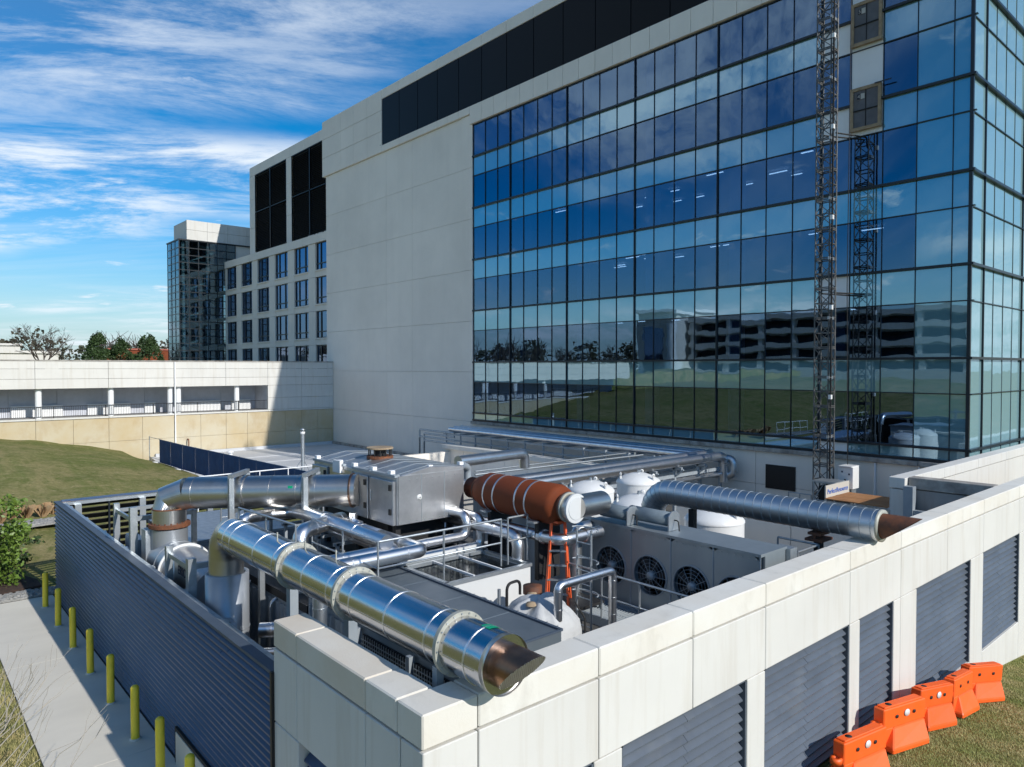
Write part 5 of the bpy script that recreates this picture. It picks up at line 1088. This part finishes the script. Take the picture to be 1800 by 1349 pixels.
pipe('jacketed_pipe', 'silver pipe with bend showing just above the far end of the polished exhaust', 'pipe', [P(420, 925, d=17.0) - Vector((0, 0, .6)), P(424, 912, d=17.0), P(470, 905, d=18), P(535, 900, d=18.6)], .14, 'jacket', bend=.25, bands=1.0)
pipe('jacketed_pipe', 'long blue reflecting pipe below the brushed exhaust pipe', 'pipe', [P(470, 885, d=19.5), P(545, 905, d=17.6), P(600, 925, d=16.6), P(680, 955, d=15.2)], .17, 'jacket', bend=.3, bands=1.2)
pipe('jacketed_pipe', 'short bright pipe with flanges between the silencer drum and enclosure', 'pipe', [(5.75, 14.4, 2.6), (6.9, 13.6, 2.6)], .15, 'jacket', bands=.4); pipe('jacketed_pipe', 'lower bright pipe between the silencer drum and enclosure', 'pipe', [(5.75, 14.35, 2.15), (6.9, 13.6, 2.15)], .09, 'jacket', bands=.6)
pipe('jacketed_pipe', 'upright jacketed riser standing beneath the polished exhaust', 'pipe', [(5.95, 12.1, 0), (5.95, 12.1, 4.0)], .13, 'jacket_dull', bands=1.0)
pipe('jacketed_pipe', 'bright pipe passing behind the metal housing with segmented drop bend', 'pipe', [P(805, 812, d=27), P(921, 797, d=30), P(922, 822, d=30.1)], .22, 'jacket', bend=.5, bands=2.5)
pipe('jacketed_pipe', 'silver pipe riser near the cooler end and orange ladder', 'pipe', [(12.5, 11.9, 0.5), (12.5, 11.9, 4.1), (13.2, 11.9, 4.1)], .15, 'jacket_dull', bend=.3, bands=.9); pipe('jacketed_pipe', 'second silver riser beside the cooler end', 'pipe', [(12.85, 12.2, .5), (12.85, 12.2, 3.8)], .13, 'jacket_dull', bands=1.1)
pipe('jacketed_pipe', 'dull grey hooked pipe at the housing corner', 'pipe', [P(822, 842, d=19.5), P(822, 822, d=19.5), P(812, 818, d=19.0)], .1, 'galv_paint', bend=.2, bands=0)
# ---------------------------------------------- pipe racks
RK = thing('pipe_rack', 'steel pipe rack crossing the yard towards the building wall', 'rack', (30, 24.4, 0))
for k in range(8):
    u = 21.5 + k * 2.25
    for v in (23.7, 25.1): MB().bar((u, v, 0), (u, v, 2.5), .14).build('post', 'galv_paint', RK)
    MB().bar((u, 23.2, 2.45), (u, 25.5, 2.45), .14, .16).build('cross_beam', 'galv_paint', RK); MB().bar((u, 23.1, 2.4), (u, 23.7, 1.95), .08).build('knee_brace', 'galv_paint', RK)
for v in (23.7, 25.1): MB().bar((21, v, 2.0), (37.6, v, 2.0), .12, .18).build('long_beam', 'galv_paint', RK)
for i, (v, z, r, lb) in enumerate(((23.55, 2.78, .26, 'front'), (24.45, 2.82, .26, 'rear'))):
    pipe('jacketed_pipe', f'fat silver pipe on the {lb} side of the rack crossing to the building', 'pipe', [(19.5, v, z), (37.4, v, z)] + ([(37.4, v, 1.2)] if i == 0 else []), r, 'jacket', bend=.5, bands=4.5)
for i, (v, z) in enumerate(((23.5, 1.72), (23.85, 1.75), (24.3, 1.72))): pipe('jacketed_pipe', ('thin silver pipe slung lowest under the front of the yard rack', 'thin silver pipe slung under the middle of the yard rack', 'thin silver pipe slung under the rear of the yard rack')[i], 'pipe', [(21, v, z), (37, v, z)], .09, 'jacket', bands=3)
pipe('jacketed_pipe', 'looped grey pipe bend at the building end of the rack', 'pipe', [(37.6, 23.9, 2.6), (37.6, 23.0, 2.6), (37.6, 23.0, 1.6), (37.6, 24.3, 1.6)], .22, 'jacket_dull', bend=.4, bands=.5)
RK2 = thing('pipe_rack', 'long pipe rack and walkway running along the foot of the glass facade', 'rack', (36.6, 36, 0))
for k in range(13):
    v = 25.2 + k * 1.95
    MB().bar((35.4, v, -.6), (35.4, v, 2.6), .1).build('post', 'galv_paint', RK2); MB().bar((35.3, v, 2.5), (38.2, v, 2.5), .12, .14).build('cross_beam', 'galv_paint', RK2)
for z in (1.95, 2.45): MB().bar((35.4, 25, z), (35.4, 49, z), .09, .12).build('long_beam', 'galv_paint', RK2)
for i, (u, z, r) in enumerate(((35.75, 2.82, .19), (36.35, 2.86, .22), (36.95, 2.88, .22))): pipe('jacketed_pipe', ('outermost silver pipe along the facade rack', 'middle silver pipe along the facade rack', 'silver pipe nearest the glass along the facade rack')[i], 'pipe', [(u, 24.6, z), (u, 48.6, z)], r, 'jacket', bands=4.0)
for i in range(4): pipe('jacketed_pipe', ('top thin pipe turning down at the far end of the facade rack', 'second thin pipe turning down at the far end of the facade rack', 'third thin pipe turning down at the far end of the facade rack', 'lowest thin pipe turning down at the far end of the facade rack')[i], 'pipe', [(35.4, 47.5, 2.55 - .3 * i), (35.4, 52.6 - .7 * (i % 2), 2.55 - .3 * i), (35.4 - .0, 52.6 - .7 * (i % 2), -.6)], .08, 'galv', bend=.15, bands=0)
PW = thing('parapet_wall', 'grey ribbed parapet wall with pale ledge below the facade pipe rack', 'wall', (34, 38, 0))
for k in range(8): bbox('wall_panel', (33.9, 27.2 + k * 2.45, -1), (34.2, 27.2 + k * 2.45 + 2.42, 1.55), 'facade_precast', PW)
MB().box((33.5, 27.2, 1.56), (34.4, 46.8, 1.85)).build('ledge', 'precast', PW)
MB().box((27.5, 46.0, -.6), (34.2, 46.4, 1.3)).build('end_wall', 'facade_precast', PW)
for k in range(6):
    u = 22 + 2.1 * k; MB().box((u, 29.3, -.6), (u + 2.06, 29.6, 1.6)).build('cross_panel', 'grey_concrete', PW)
LT = pipe('conduit_run', 'thin rusty conduit pair running low behind the red silencer', 'conduit', [P(835, 835, d=33), P(1130, 800, d=40)], .05, 'galv', bands=0); MB().tube([P(835, 829, d=33), P(1100, 797, d=40)], .04, 8).build('conduit', 'galv', LT)
# ---------------------------------------------- rails, catwalk, ladder
ZP = 3.55
rail('handrail', 'galvanised handrail turning the corner round the chrome pipe pair', [(7.2, 15.0, ZP), (7.2, 12.15, ZP), (10.35, 12.15, ZP)]); rail('handrail', 'galvanised handrail over the white radiator pit towards the ladder', [(10.55, 12.15, ZP), (11.75, 12.15, ZP)], post=.6)
rail('handrail', 'galvanised handrail below the brushed exhaust pipe', [P(420, 950, d=16.5) + Vector((0, 0, -.3)), P(520, 985, d=15.2) + Vector((0, 0, -.3))], post=1.0); rail('handrail', 'thin white handrail at the grass end of the yard', [(8.8, 27.8, 2.6), (13.5, 27.8, 2.6)], h=1.3, m='panel_white')
rail('handrail', 'white handrail running toward the flue on the white roof', [(15.5, 30.5, 2.2), (20.5, 30.5, 2.2)], h=1.1, m='panel_white'); rail('handrail', 'galvanised guard rail at the sunny end of the cooler', [(15.0, 7.6, 2.9), (16.0, 7.6, 2.9), (16.0, 8.6, 2.9)], post=.9)
CA = thing('catwalk', 'grating catwalk with steel stringers along the fan side of the cooler', 'catwalk', (12.4, 9.4, 2.4))
gq = MB(); v = 7.2
while v < 11.6: gq.box((11.85, v, 2.42), (12.9, v + .02, 2.47)); v += .075
for x in (11.9, 12.3, 12.7): gq.box((x, 7.2, 2.405), (x + .015, 11.6, 2.46))
gq.build('grating', 'galv_paint', CA)['kind'] = 'stuff'
for x in (11.82, 12.93): MB().bar((x, 7.2, 2.4), (x, 11.6, 2.4), .06, .2).build('stringer', 'galv_paint', CA)
for x in (11.82, 12.93):
    for v in (7.4, 9.4, 11.4): MB().bar((x, v, 0), (x, v, 2.3), .1).build('leg', 'galv_paint', CA)
rail('handrail', 'galvanised handrail along the cooler catwalk', [(11.8, 11.5, 2.45), (11.8, 7.3, 2.45)], post=1.1)
LC = thing('caged_ladder', 'galvanised access ladder with hoops behind the blanket tank', 'ladder', (11.3, 10.6, 0))
for dv in (0, .42): MB().tube([(11.35, 10.35 + dv, 0), (11.35, 10.35 + dv, 4.5)], .025, 8).build('stile', 'galv', LC)
for k in range(14): MB().tube([(11.35, 10.35, .3 + k * .3), (11.35, 10.77, .3 + k * .3)], .014, 6).build('rung', 'galv', LC)
for z in (3.1, 3.8, 4.5): MB().tube([(11.35 + .22 * math.sin(a) * 1.1, 10.56 + .36 * math.cos(a), z) for a in [math.pi * k / 8 for k in range(9)]], .016, 6).build('hoop', 'galv_paint', LC)
for k in (1,):
    a = math.pi * (k + 1) / 4; MB().tube([(11.35 + .22 * math.sin(a) * 1.1, 10.56 + .36 * math.cos(a), 3.1), (11.35 + .22 * math.sin(a) * 1.1, 10.56 + .36 * math.cos(a), 4.5)], .012, 6).build('cage_bar', 'galv_paint', LC)
OL = thing('step_ladder', 'orange fibreglass step ladder standing behind the blanket tank', 'ladder', (11.45, 11.45, 2.65)); c0 = Vector((11.45, 11.45, 2.65))
wd = Vector((.66, -.75, 0)).normalized(); sd = Vector((.75, .66, 0)).normalized()
for f in (-1, 1):
    for w in (-1, 1): MB().bar(c0 + sd * (.42 * f) + wd * (.26 * w), c0 + Vector((0, 0, 1.85)) + sd * (.05 * f) + wd * (.15 * w), .06, .03).build('rail', 'ladder_orange', OL)
for k in range(1, 6):
    s = k / 6; p = c0 + Vector((0, 0, 1.85 * s)) + sd * -(.42 * (1 - s) + .05 * s); wv_ = .26 * (1 - s) + .15 * s; MB().bar(p - wd * wv_, p + wd * wv_, .08, .03).build('step', 'galv', OL)
MB().box((11.3, 11.3, 4.5), (11.6, 11.6, 4.54)).build('top_cap', 'ladder_orange', OL)
PL = thing('work_platform', 'steel work platform beneath the orange step ladder', 'platform', (11.4, 11.4, 0)); MB().box((11.0, 10.9, 2.58), (12.4, 12.1, 2.645)).build('deck', 'dark_deck', PL)
for x in (11.05, 12.35):
    for v in (10.95, 12.05): MB().bar((x, v, 0), (x, v, 2.58), .08).build('leg', 'galv_paint', PL)
# grey upright pump house and far left ladder
WP = thing('utility_shed', 'pale corrugated utility shed with fixed ladder behind the silencer', 'shed', (8, 23, 0))
MB().box((6.6, 21.5, 0), (9.6, 25.5, 2.9)).build('shed_body', 'offwhite_panel', WP); q = MB(); ribbed(q, 6.6, 21.6, 25.4, .1, 2.85); q.build('ribbed_side', 'offwhite_panel', WP); MB().box((6.5, 21.4, 2.9), (9.7, 25.6, 3.0)).build('roof_sheet', 'galv', WP)
for dx in (0, .4): MB().tube([(7.4 + dx, 21.35, 0), (7.4 + dx, 21.35, 4.0)], .022, 8).build('ladder_stile', 'galv', WP)
for k in range(12): MB().tube([(7.4, 21.35, .3 * k + .3), (7.8, 21.35, .3 * k + .3)], .014, 6).build('ladder_rung', 'galv', WP)

# ---------------------------------------------- small fittings that crowd the yard
random.seed(31)
for y_ in (14.7, 15.2, 15.74, 16.3, 16.9, 17.6, 18.3, 18.85):                                 # screws and seams on the housing roof
    MB().bar((hx0 + .1, y_, hz1 - .075), (hx0 + .95, y_, hz1 + .066), .02, .008).build('roof_seam', 'galv_paint', HO); MB().bar((hx0 + .95, y_, hz1 + .066), (hx1, y_, hz1 - .012), .02, .008).build('roof_seam', 'galv_paint', HO)
for k in range(9):
    MB().tube([(hx0 + .1 + k * .225, hy0 - .03, hz0 + .07), (hx0 + .1 + k * .225, hy0 - .045, hz0 + .07)], .014, 6).build('bolt', 'galv', HO); MB().tube([(hx0 + .1 + k * .225, hy0 - .03, hz1 - .2), (hx0 + .1 + k * .225, hy0 - .045, hz1 - .2)], .014, 6).build('bolt', 'galv', HO)
MB().bar((hx0 + .68, hy0 - .034, hz0 + .03), (hx0 + .68, hy0 - .034, hz1 - .1), .012, .012).build('sheet_seam', 'galv_paint', HO); MB().bar((hx0 + 1.36, hy0 - .034, hz0 + .03), (hx0 + 1.36, hy0 - .034, hz1 - .1), .012, .012).build('sheet_seam', 'galv_paint', HO)
for k in range(16):                                                                      # junction boxes, valves and flexible conduits on the black deck
    x = random.uniform(6.8, 9.0) if k < 8 else random.uniform(9.0, 12.0); y_ = random.uniform(14.6, 19.8) if k < 8 else random.uniform(13.8, 14.5); s = random.uniform(.12, .28)
    MB().box((x, y_, 3.12), (x + s, y_ + s * 1.3, 3.12 + s * random.uniform(.6, 1.6))).build('junction_box', random.choice(['galv_paint', 'offwhite_panel', 'dark_deck', 'galv']), G2, bevel=.01)
    MB().tube(fillet([(x, y_, 3.2), (x - .2, y_ + .4, 3.35), (x + .5, y_ + .9, 3.2), (x + .6, y_ + 1.3, 3.13)], .2), .018, 6).build('flexible_conduit', random.choice(['black_rubber', 'galv']), G2)
for k in range(6):
    y_ = 14.2 + k * .95; MB().bar((7.9, y_, 3.12), (7.9, y_, 3.9), .07).build('pipe_stand', 'galv_paint', G2); MB().bar((7.8, y_, 3.88), (9.0, y_, 3.88), .07).build('pipe_stand', 'galv_paint', G2)
for k in range(5):
    y_ = 13.9 + k * 1.4; MB().tube(fillet([(6.35, y_, .2), (6.35, y_, 2.7 + .1 * k), (7.2, y_, 3.3)], .2), .04, 8).build('riser', ('galv', 'jacket_dull')[k % 2], G2)
for k, (x, y_) in enumerate(((7.45, 13.7), (7.85, 13.6), (7.62, 13.95))): MB().lathe((x, y_, 3.75), [(.03, -.4), (.03, -.05), (.09, -.04), (.09, 0), (.001, 0)], 14).build('valve_wheel', ('rust_paint', 'ladder_orange', 'galv')[k], G2)
for k in range(7):                                                                       # gauges and drain lines on the cooler end and catwalk
    v = 7.5 + k * .62; MB().tube([(13.02, v, 2.2), (12.95, v, 2.2), (12.95, v, 1.2)], .02, 6).build('drain_line', 'galv', DC)
MB().box((cu + 1.26, cv0 - .05, 3.2), (cu + 1.4, cv0 + .2, 3.7)).build('terminal_box', 'galv_paint', DC, .01)
for k in range(4): MB().bar((cu - .006, PVS[k], cz0), (cu - .006, PVS[k], cz1), .03, .012).build('panel_seam', 'galv_paint', DC)
for k in range(28): MB().tube([(cu - .004, cv0 + .08 + k * .16, cz1 - .06), (cu - .014, cv0 + .08 + k * .16, cz1 - .06)], .012, 6).build('bolt', 'galv', DC)
for k in range(3): MB().tube([(EA_U - .1 + .1 * k, 12.2 - .9 * k, EA_Z + EA_R - .02), (EA_U - .1 + .1 * k, 12.2 - .9 * k, EA_Z + EA_R + .14)], .014, 8).build('sensor_stub', 'flange', EA)
MB().bar((EA_U - .345, 6.3, EA_Z - .02), (EA_U - .345, 14.4, EA_Z - .02), .004, .02).build('lap_seam', 'stainless', EA)
for v in (7.0, 9.6, 11.6):
    for k in range(20):
        a = k * math.pi / 10; p = Vector((EA_U + (EA_R + .03) * math.cos(a), v - .045, EA_Z + (EA_R + .03) * math.sin(a))); piece('bolt', 'fb', lambda q: q.tube([(0, 0, 0), (0, .09, 0)], .011, 6), 'galv', EA, p)
# ================================================================== vegetation
def leaves(n, fn, size, flat=0.0):
    b = MB()
    for _ in range(n):
        p = fn(); s = size * random.uniform(.6, 1.3)
        a = Vector((random.gauss(0, 1), random.gauss(0, 1), random.gauss(0, 1))).normalized(); c = a.cross(Vector((random.gauss(0, 1), random.gauss(0, 1), random.gauss(0, 1)))).normalized()
        b.add([p - a * s, p - c * s * .55, p + a * s, p + c * s * .55], [(0, 1, 2, 3)])
    return b
def branchy(b, p, d, ln, r, depth, spread=.55, upb=.15, shrink=.72, nk=(2, 3)):
    q = p + d * ln; m = p + d * ln * .5 + Vector((random.gauss(0, .05), random.gauss(0, .05), 0)) * ln
    b.tube([p, m, q], [r, r * .85, r * .68], 6 if depth > 2 else 4, caps=False)
    if depth == 0: return
    for _ in range(random.randint(*nk)):
        nd = (d + Vector((random.gauss(0, spread), random.gauss(0, spread), random.gauss(upb, spread * .6)))).normalized()
        branchy(b, q, nd, ln * shrink * random.uniform(.8, 1.15), r * .66, depth - 1, spread, upb, shrink, nk)
def evergreen(label, base, h, w):
    t = thing('evergreen_tree', label, 'tree', base); base = Vector(base)
    MB().tube([base, base + Vector((0, 0, h * .9))], [.14, .03], 8).build('trunk', 'bark', t)
    lob = [(random.uniform(0, 6.28), random.uniform(.0, .85), random.uniform(.6, 1.15)) for _ in range(30)]
    def fn():
        a0, z0, k = random.choice(lob); z = min(.98, max(0, z0 + random.gauss(0, .05))); a = a0 + random.gauss(0, .35)
        rr = w / 2 * k * (1 - z) ** .6 * (1 if z > .12 else .75 + 2 * z) * random.uniform(.6, 1.03) ** .5
        return base + Vector((rr * math.cos(a), rr * math.sin(a), .1 + z * h))
    leaves(7000, fn, .14).build('crown', 'leaf_dark', t)
for i, (px, top, wd) in enumerate(((173, 582, 44), (212, 590, 40), (262, 586, 46))):
    p = P(px, 646, v=97); d = (p - CAM).dot(FWD); h = (646 - top) * d / F_PX + 8 - 7.0
    evergreen(('dense evergreen with a spiky top on the terrace, next to the bare tree', 'dense evergreen between two others on the terrace', 'broadest dense evergreen on the terrace by the glass tower')[i], (p.x, p.y, 7.0), h, 1.55 * wd * d / F_PX)
def bare_tree(label, base, h, seed, m='bark', depth=6, spread=.42, group=None, r0=.1, trunk=.3):
    random.seed(seed); t = thing('bare_tree', label, 'tree', base, group); base = Vector(base); b = MB()
    MB().tube([base, base + Vector((0, 0, h * .16))], [r0 * 1.4, r0], 8).build('trunk', m, t)
    for k in range(5):
        a = 2 * math.pi * k / 5 + random.random(); branchy(b, base + Vector((0, 0, h * .13)), Vector((math.cos(a) * .75, math.sin(a) * .75, 1)).normalized(), h * .22, r0 * .7, depth - 1, spread, .05, .80)
    b.build('crown', m, t); return t
p = P(76, 646, v=97); bare_tree('leafless spreading tree on the terrace beside the white low building', (p.x, p.y, 7.0), 6.6, 5, r0=.14)
# far woodland masses: one belt all round the site, standing at varied distances
random.seed(11)
WD = MB(); TR = MB()
def clump(c, w, h):
    for _ in range(26):
        a = random.uniform(0, 6.28); k = random.random(); z = random.uniform(.15, 1); s = w * (.5 + .5 * math.sin(z * 3.0)) * random.uniform(.4, 1)
        p = c + Vector((math.cos(a) * s, math.sin(a) * s, z * h))
        for _ in range(5):
            o = Vector((random.gauss(0, w * .18), random.gauss(0, w * .18), random.gauss(0, w * .18))); e1 = Vector((random.gauss(0, 1), random.gauss(0, 1), random.gauss(0, 1))).normalized() * w * .17; e2 = e1.cross(Vector((random.gauss(0, 1), random.gauss(0, 1), random.gauss(0, 1)))).normalized() * w * .13
            WD.add([p + o - e1, p + o - e2, p + o + e1, p + o + e2], [(0, 1, 2, 3)])
for k in range(560):
    a = R(random.uniform(20, 215)); d = random.uniform(170, 330); c = Vector((20 + d * math.cos(a), 30 + d * math.sin(a), 6.5)); h = random.uniform(6.5, 11.5)
    if random.random() < .6: clump(c, random.uniform(2.5, 4.5), h)
    else:
        for _ in range(7):
            e = c + Vector((random.gauss(0, 2), random.gauss(0, 2), 0)); TR.tube([e, e + Vector((random.gauss(0, .8), random.gauss(0, .8), h * .75)), e + Vector((random.gauss(0, 1.6), random.gauss(0, 1.6), h * 1.1))], [.22, .12, .04], 4, caps=False)
            for _ in range(5):
                f = e + Vector((0, 0, h * random.uniform(.4, .8))); TR.tube([f, f + Vector((random.gauss(0, 1.8), random.gauss(0, 1.8), random.uniform(1, 3)))], [.09, .03], 3, caps=False)
o = WD.build('woodland', 'leaf_far'); o['kind'] = 'stuff'; tag(o, 'distant belt of mixed evergreen woodland along the horizon', 'woodland')
o = TR.build('woodland', 'bark'); o['kind'] = 'stuff'; tag(o, 'distant bare grey tree trunks and branches along the horizon', 'woodland')
# low buildings beyond the terrace
def lowb(label, px0, px1, v, z0, z1, m, win=True):
    a = P(px0, 646, v=v); c = P(px1, 646, v=v); t = thing('low_building', label, 'building', ((a.x + c.x) / 2, v, z0))
    MB().box((a.x, v, z0), (c.x, v + 14, z1)).build('wall', m, t); MB().box((a.x - .3, v - .3, z1), (c.x + .3, v + 14.3, z1 + .4)).build('roof', m if m != 'rust_paint' else 'red_roof', t)
    if win:
        n = max(1, int((c.x - a.x) / 3.4))
        for k in range(n): bbox('window', (a.x + .8 + k * 3.4, v - .06, z0 + .4), (a.x + 3.2 + k * 3.4, v - .005, z0 + 1.9), 'window_glass', t, 0)
    return t
lowb('low white building with dark windows beyond the terrace', -60, 103, 135, 7, 10.2, 'precast'); lowb('plain white upper block behind the low white building', -60, 36, 160, 7, 12.0, 'precast', False)
lowb('far low red roofed building behind the evergreens', 188, 312, 210, 7, 12.6, 'rust_paint', False)
# site beds left of the yard
random.seed(3)
def patch(name, poly, z, m): struct(MB().prism([(x, y, z) for x, y in poly], (0, 0, .08)).build(name, m))
patch('mulch_bed', [(-3, 29.6), (4.2, 30.5), (4.2, 31.4), (2.6, 36.5), (5.2, 39.5), (5.4, 41.5), (-3, 41.5)], gz(1, 33) + .0, 'mulch')
patch('gravel_strip', [(1.0, 29.45), (7.5, 29.45), (7.5, 30.3), (1.0, 30.1)], .02, 'gravel'); patch('gravel_strip', [(-3, 38.2), (6.5, 39.6), (6.8, 41.0), (-3, 39.6)], gz(3, 40) + .1, 'gravel')
st = MB()
for _ in range(1400):
    if random.random() < .4: x, y_, z = random.uniform(1, 7.4), random.uniform(29.5, 30.2), .1
    else: x = random.uniform(-2.5, 6.5); y_ = 38.9 + (x + 3) * .15 + random.uniform(-.6, .6); z = gz(3, 40) + .18
    s = random.uniform(.05, .12); st.lathe((x, y_, z - s * .5), [(.001, 0), (s, s * .4), (s * .7, s), (.001, s * 1.1)], 5, smooth=False)
o = st.build('river_stones', 'gravel'); o['kind'] = 'stuff'; tag(o, 'pale rounded river stones in the planting bed', 'stones')
def shrub(label, c, h, w, n, m='leaf_mid', sz=.075, group=None, stems=7):
    t = thing('shrub', label, 'shrub', c, group); c = Vector(c); b = MB(); tips = []
    for _ in range(stems):
        d = Vector((random.gauss(0, .35), random.gauss(0, .35), 1)).normalized(); e = c + Vector((d.x * w, d.y * w, h * random.uniform(.5, .95))); b.tube([c, (c + e) / 2 + Vector((random.gauss(0, .05), random.gauss(0, .05), 0)), e], [.035, .025, .01], 5, caps=False); tips.append(e)
    b.build('stems', 'bark', t)
    cl = [c + Vector((random.gauss(0, w * .38), random.gauss(0, w * .38), h * random.uniform(.12, 1))) for _ in range(26)]
    def fn():
        q = random.choice(cl); return q + Vector((random.gauss(0, w * .13), random.gauss(0, w * .13), random.gauss(0, h * .06)))
    leaves(n, fn, sz).build('foliage', m, t); return t
shrub('tall leafy bright green shrub in the mulch bed', (2.75, 31.6, .0), 3.3, 1.55, 5200, sz=.085); shrub('dark rounded shrub behind the bright green shrub', (3.4, 34.4, gz(3.4, 34.4)), 1.5, 1.2, 2200, 'leaf_dark')
for k in range(9):
    x = 2.2 + k * .62 + random.gauss(0, .1); y_ = 41.3 + .15 * k + random.gauss(0, .3); c = Vector((x, y_, gz(x, y_))); t = thing('ornamental_grass', 'tan dry ornamental grass tuft edging the planting bed, %s counted toward the louvre wall' % ('first', 'second', 'third', 'fourth', 'fifth', 'sixth', 'seventh', 'eighth', 'ninth')[k], 'grass tuft', c, 'tan dry grass tufts'); b = MB()
    for _ in range(170):
        a = random.uniform(0, 6.28); l = random.uniform(.4, .8); d = Vector((math.cos(a), math.sin(a), 0)); p0 = c + d * random.uniform(0, .15); s = Vector((-d.y, d.x, 0)) * .012; sp = random.uniform(.1, .5)
        b.add([p0 - s, p0 + s, p0 + d * sp * l * .6 + Vector((0, 0, l * .8)), p0 + d * sp * l * 1.3 + Vector((0, 0, l * .75))], [(0, 1, 2, 3)])
    b.build('blades', 'dry_grass', t)
random.seed(21)
t = thing('bare_shrub', 'pale leafless shrub leaning over the pavement edge', 'shrub', (1.0, 15.2, 0))
for k in range(15):
    b = MB()
    c = Vector((random.uniform(.6, 1.6), random.uniform(14.2, 18.6), 0)); a = random.uniform(-1.0, 1.2); branchy(b, c, Vector((math.cos(a) * .75, math.sin(a) * .5, .75)).normalized(), 0.85, .016, 3, .3, .08, .8, (1, 2)); b.build('branch', 'twig', t)
# short turf in front of the wall and along the pavement
random.seed(5); gbm = MB()
def blades(n, x0, x1, y0, y1, h):
    for _ in range(n):
        x = random.uniform(x0, x1); y_ = random.uniform(y0, y1); z = gz(x, y_) - .005; a = random.uniform(0, 6.28); w = .007; l = h * random.uniform(.5, 1.3); dx, dy = math.cos(a), math.sin(a); ln = random.gauss(0, .6) * l
        gbm.v += [(x - dx * w, y_ - dy * w, z), (x + dx * w, y_ + dy * w, z), (x + dy * ln, y_ - dx * ln, z + l)]; k = len(gbm.v); gbm.f.append([k - 3, k - 2, k - 1]); gbm.sm.append(False)
blades(150000, 12.5, 28, 2.2, 6.47, .045); blades(26000, .6, 2.28, 11.5, 23, .06)
o = gbm.build('turf', 'grass_blade'); o['kind'] = 'stuff'; tag(o, 'short winter turf beside the walls and pavement', 'grass')
# ================================================================== buildings on the other sides, seen mirrored in the glass
PG = thing('parking_garage', 'pale banded parking garage mirrored in the glass facade', 'building', (-86, 64, 4)); gx = -82
for k in range(5):
    z = 6.2 + 3.3 * k; MB().box((gx - 40, 18, z), (gx, 110, z + 1.25)).build('parapet_band', 'precast', PG); MB().box((gx - 39.5, 18.5, z - .3), (gx - .5, 109.5, z)).build('floor_slab', 'grey_concrete', PG)
MB().box((gx - 39, 19, 4), (gx - 3.5, 109, 19.6)).build('dark_interior', 'interior_dark', PG)
for k in range(11): MB().box((gx - 1.2, 18.5 + k * 9, 4), (gx - .3, 19.5 + k * 9, 20)).build('column', 'precast', PG)
SG = thing('stair_block', 'white and glass stair block mirrored in the glass facade', 'building', (-80, 117, 4)); MB().box((gx - 12, 111, 4), (gx + 4, 124, 22.5)).build('wall', 'precast', SG); MB().box((gx + 4, 116, 5), (gx + 4.1, 122, 19)).build('window', 'window_glass', SG); MB().tube([(gx + 4.5, 112.5, 4), (gx + 4.5, 112.5, 20)], 1.8, 24).build('round_corner', 'panel_white', SG); MB().box((gx - 13, 110, 22.5), (gx + 6, 125, 23.3)).build('roof', 'panel_white', SG)
RW = thing('road_wall', 'pale low retaining wall along the hill road, mirrored in the facade', 'wall', (-62, 60, 5)); MB().box((-62, 10, 4.5), (-61.4, 70, 7.2)).build('wall', 'apron_concrete', RW)
OW = thing('white_office', 'white office block with window bands mirrored in the sunny side glass', 'building', (90, -60, -3)); MB().box((42, -75, -6), (150, -58, 17)).build('wall', 'precast', OW)
for k in range(5):
    for j in range(16): bbox('window', (44 + j * 6.4, -57.99, -2 + k * 3.8), (48.6 + j * 6.4, -57.9, k * 3.8), 'window_glass', OW, 0)
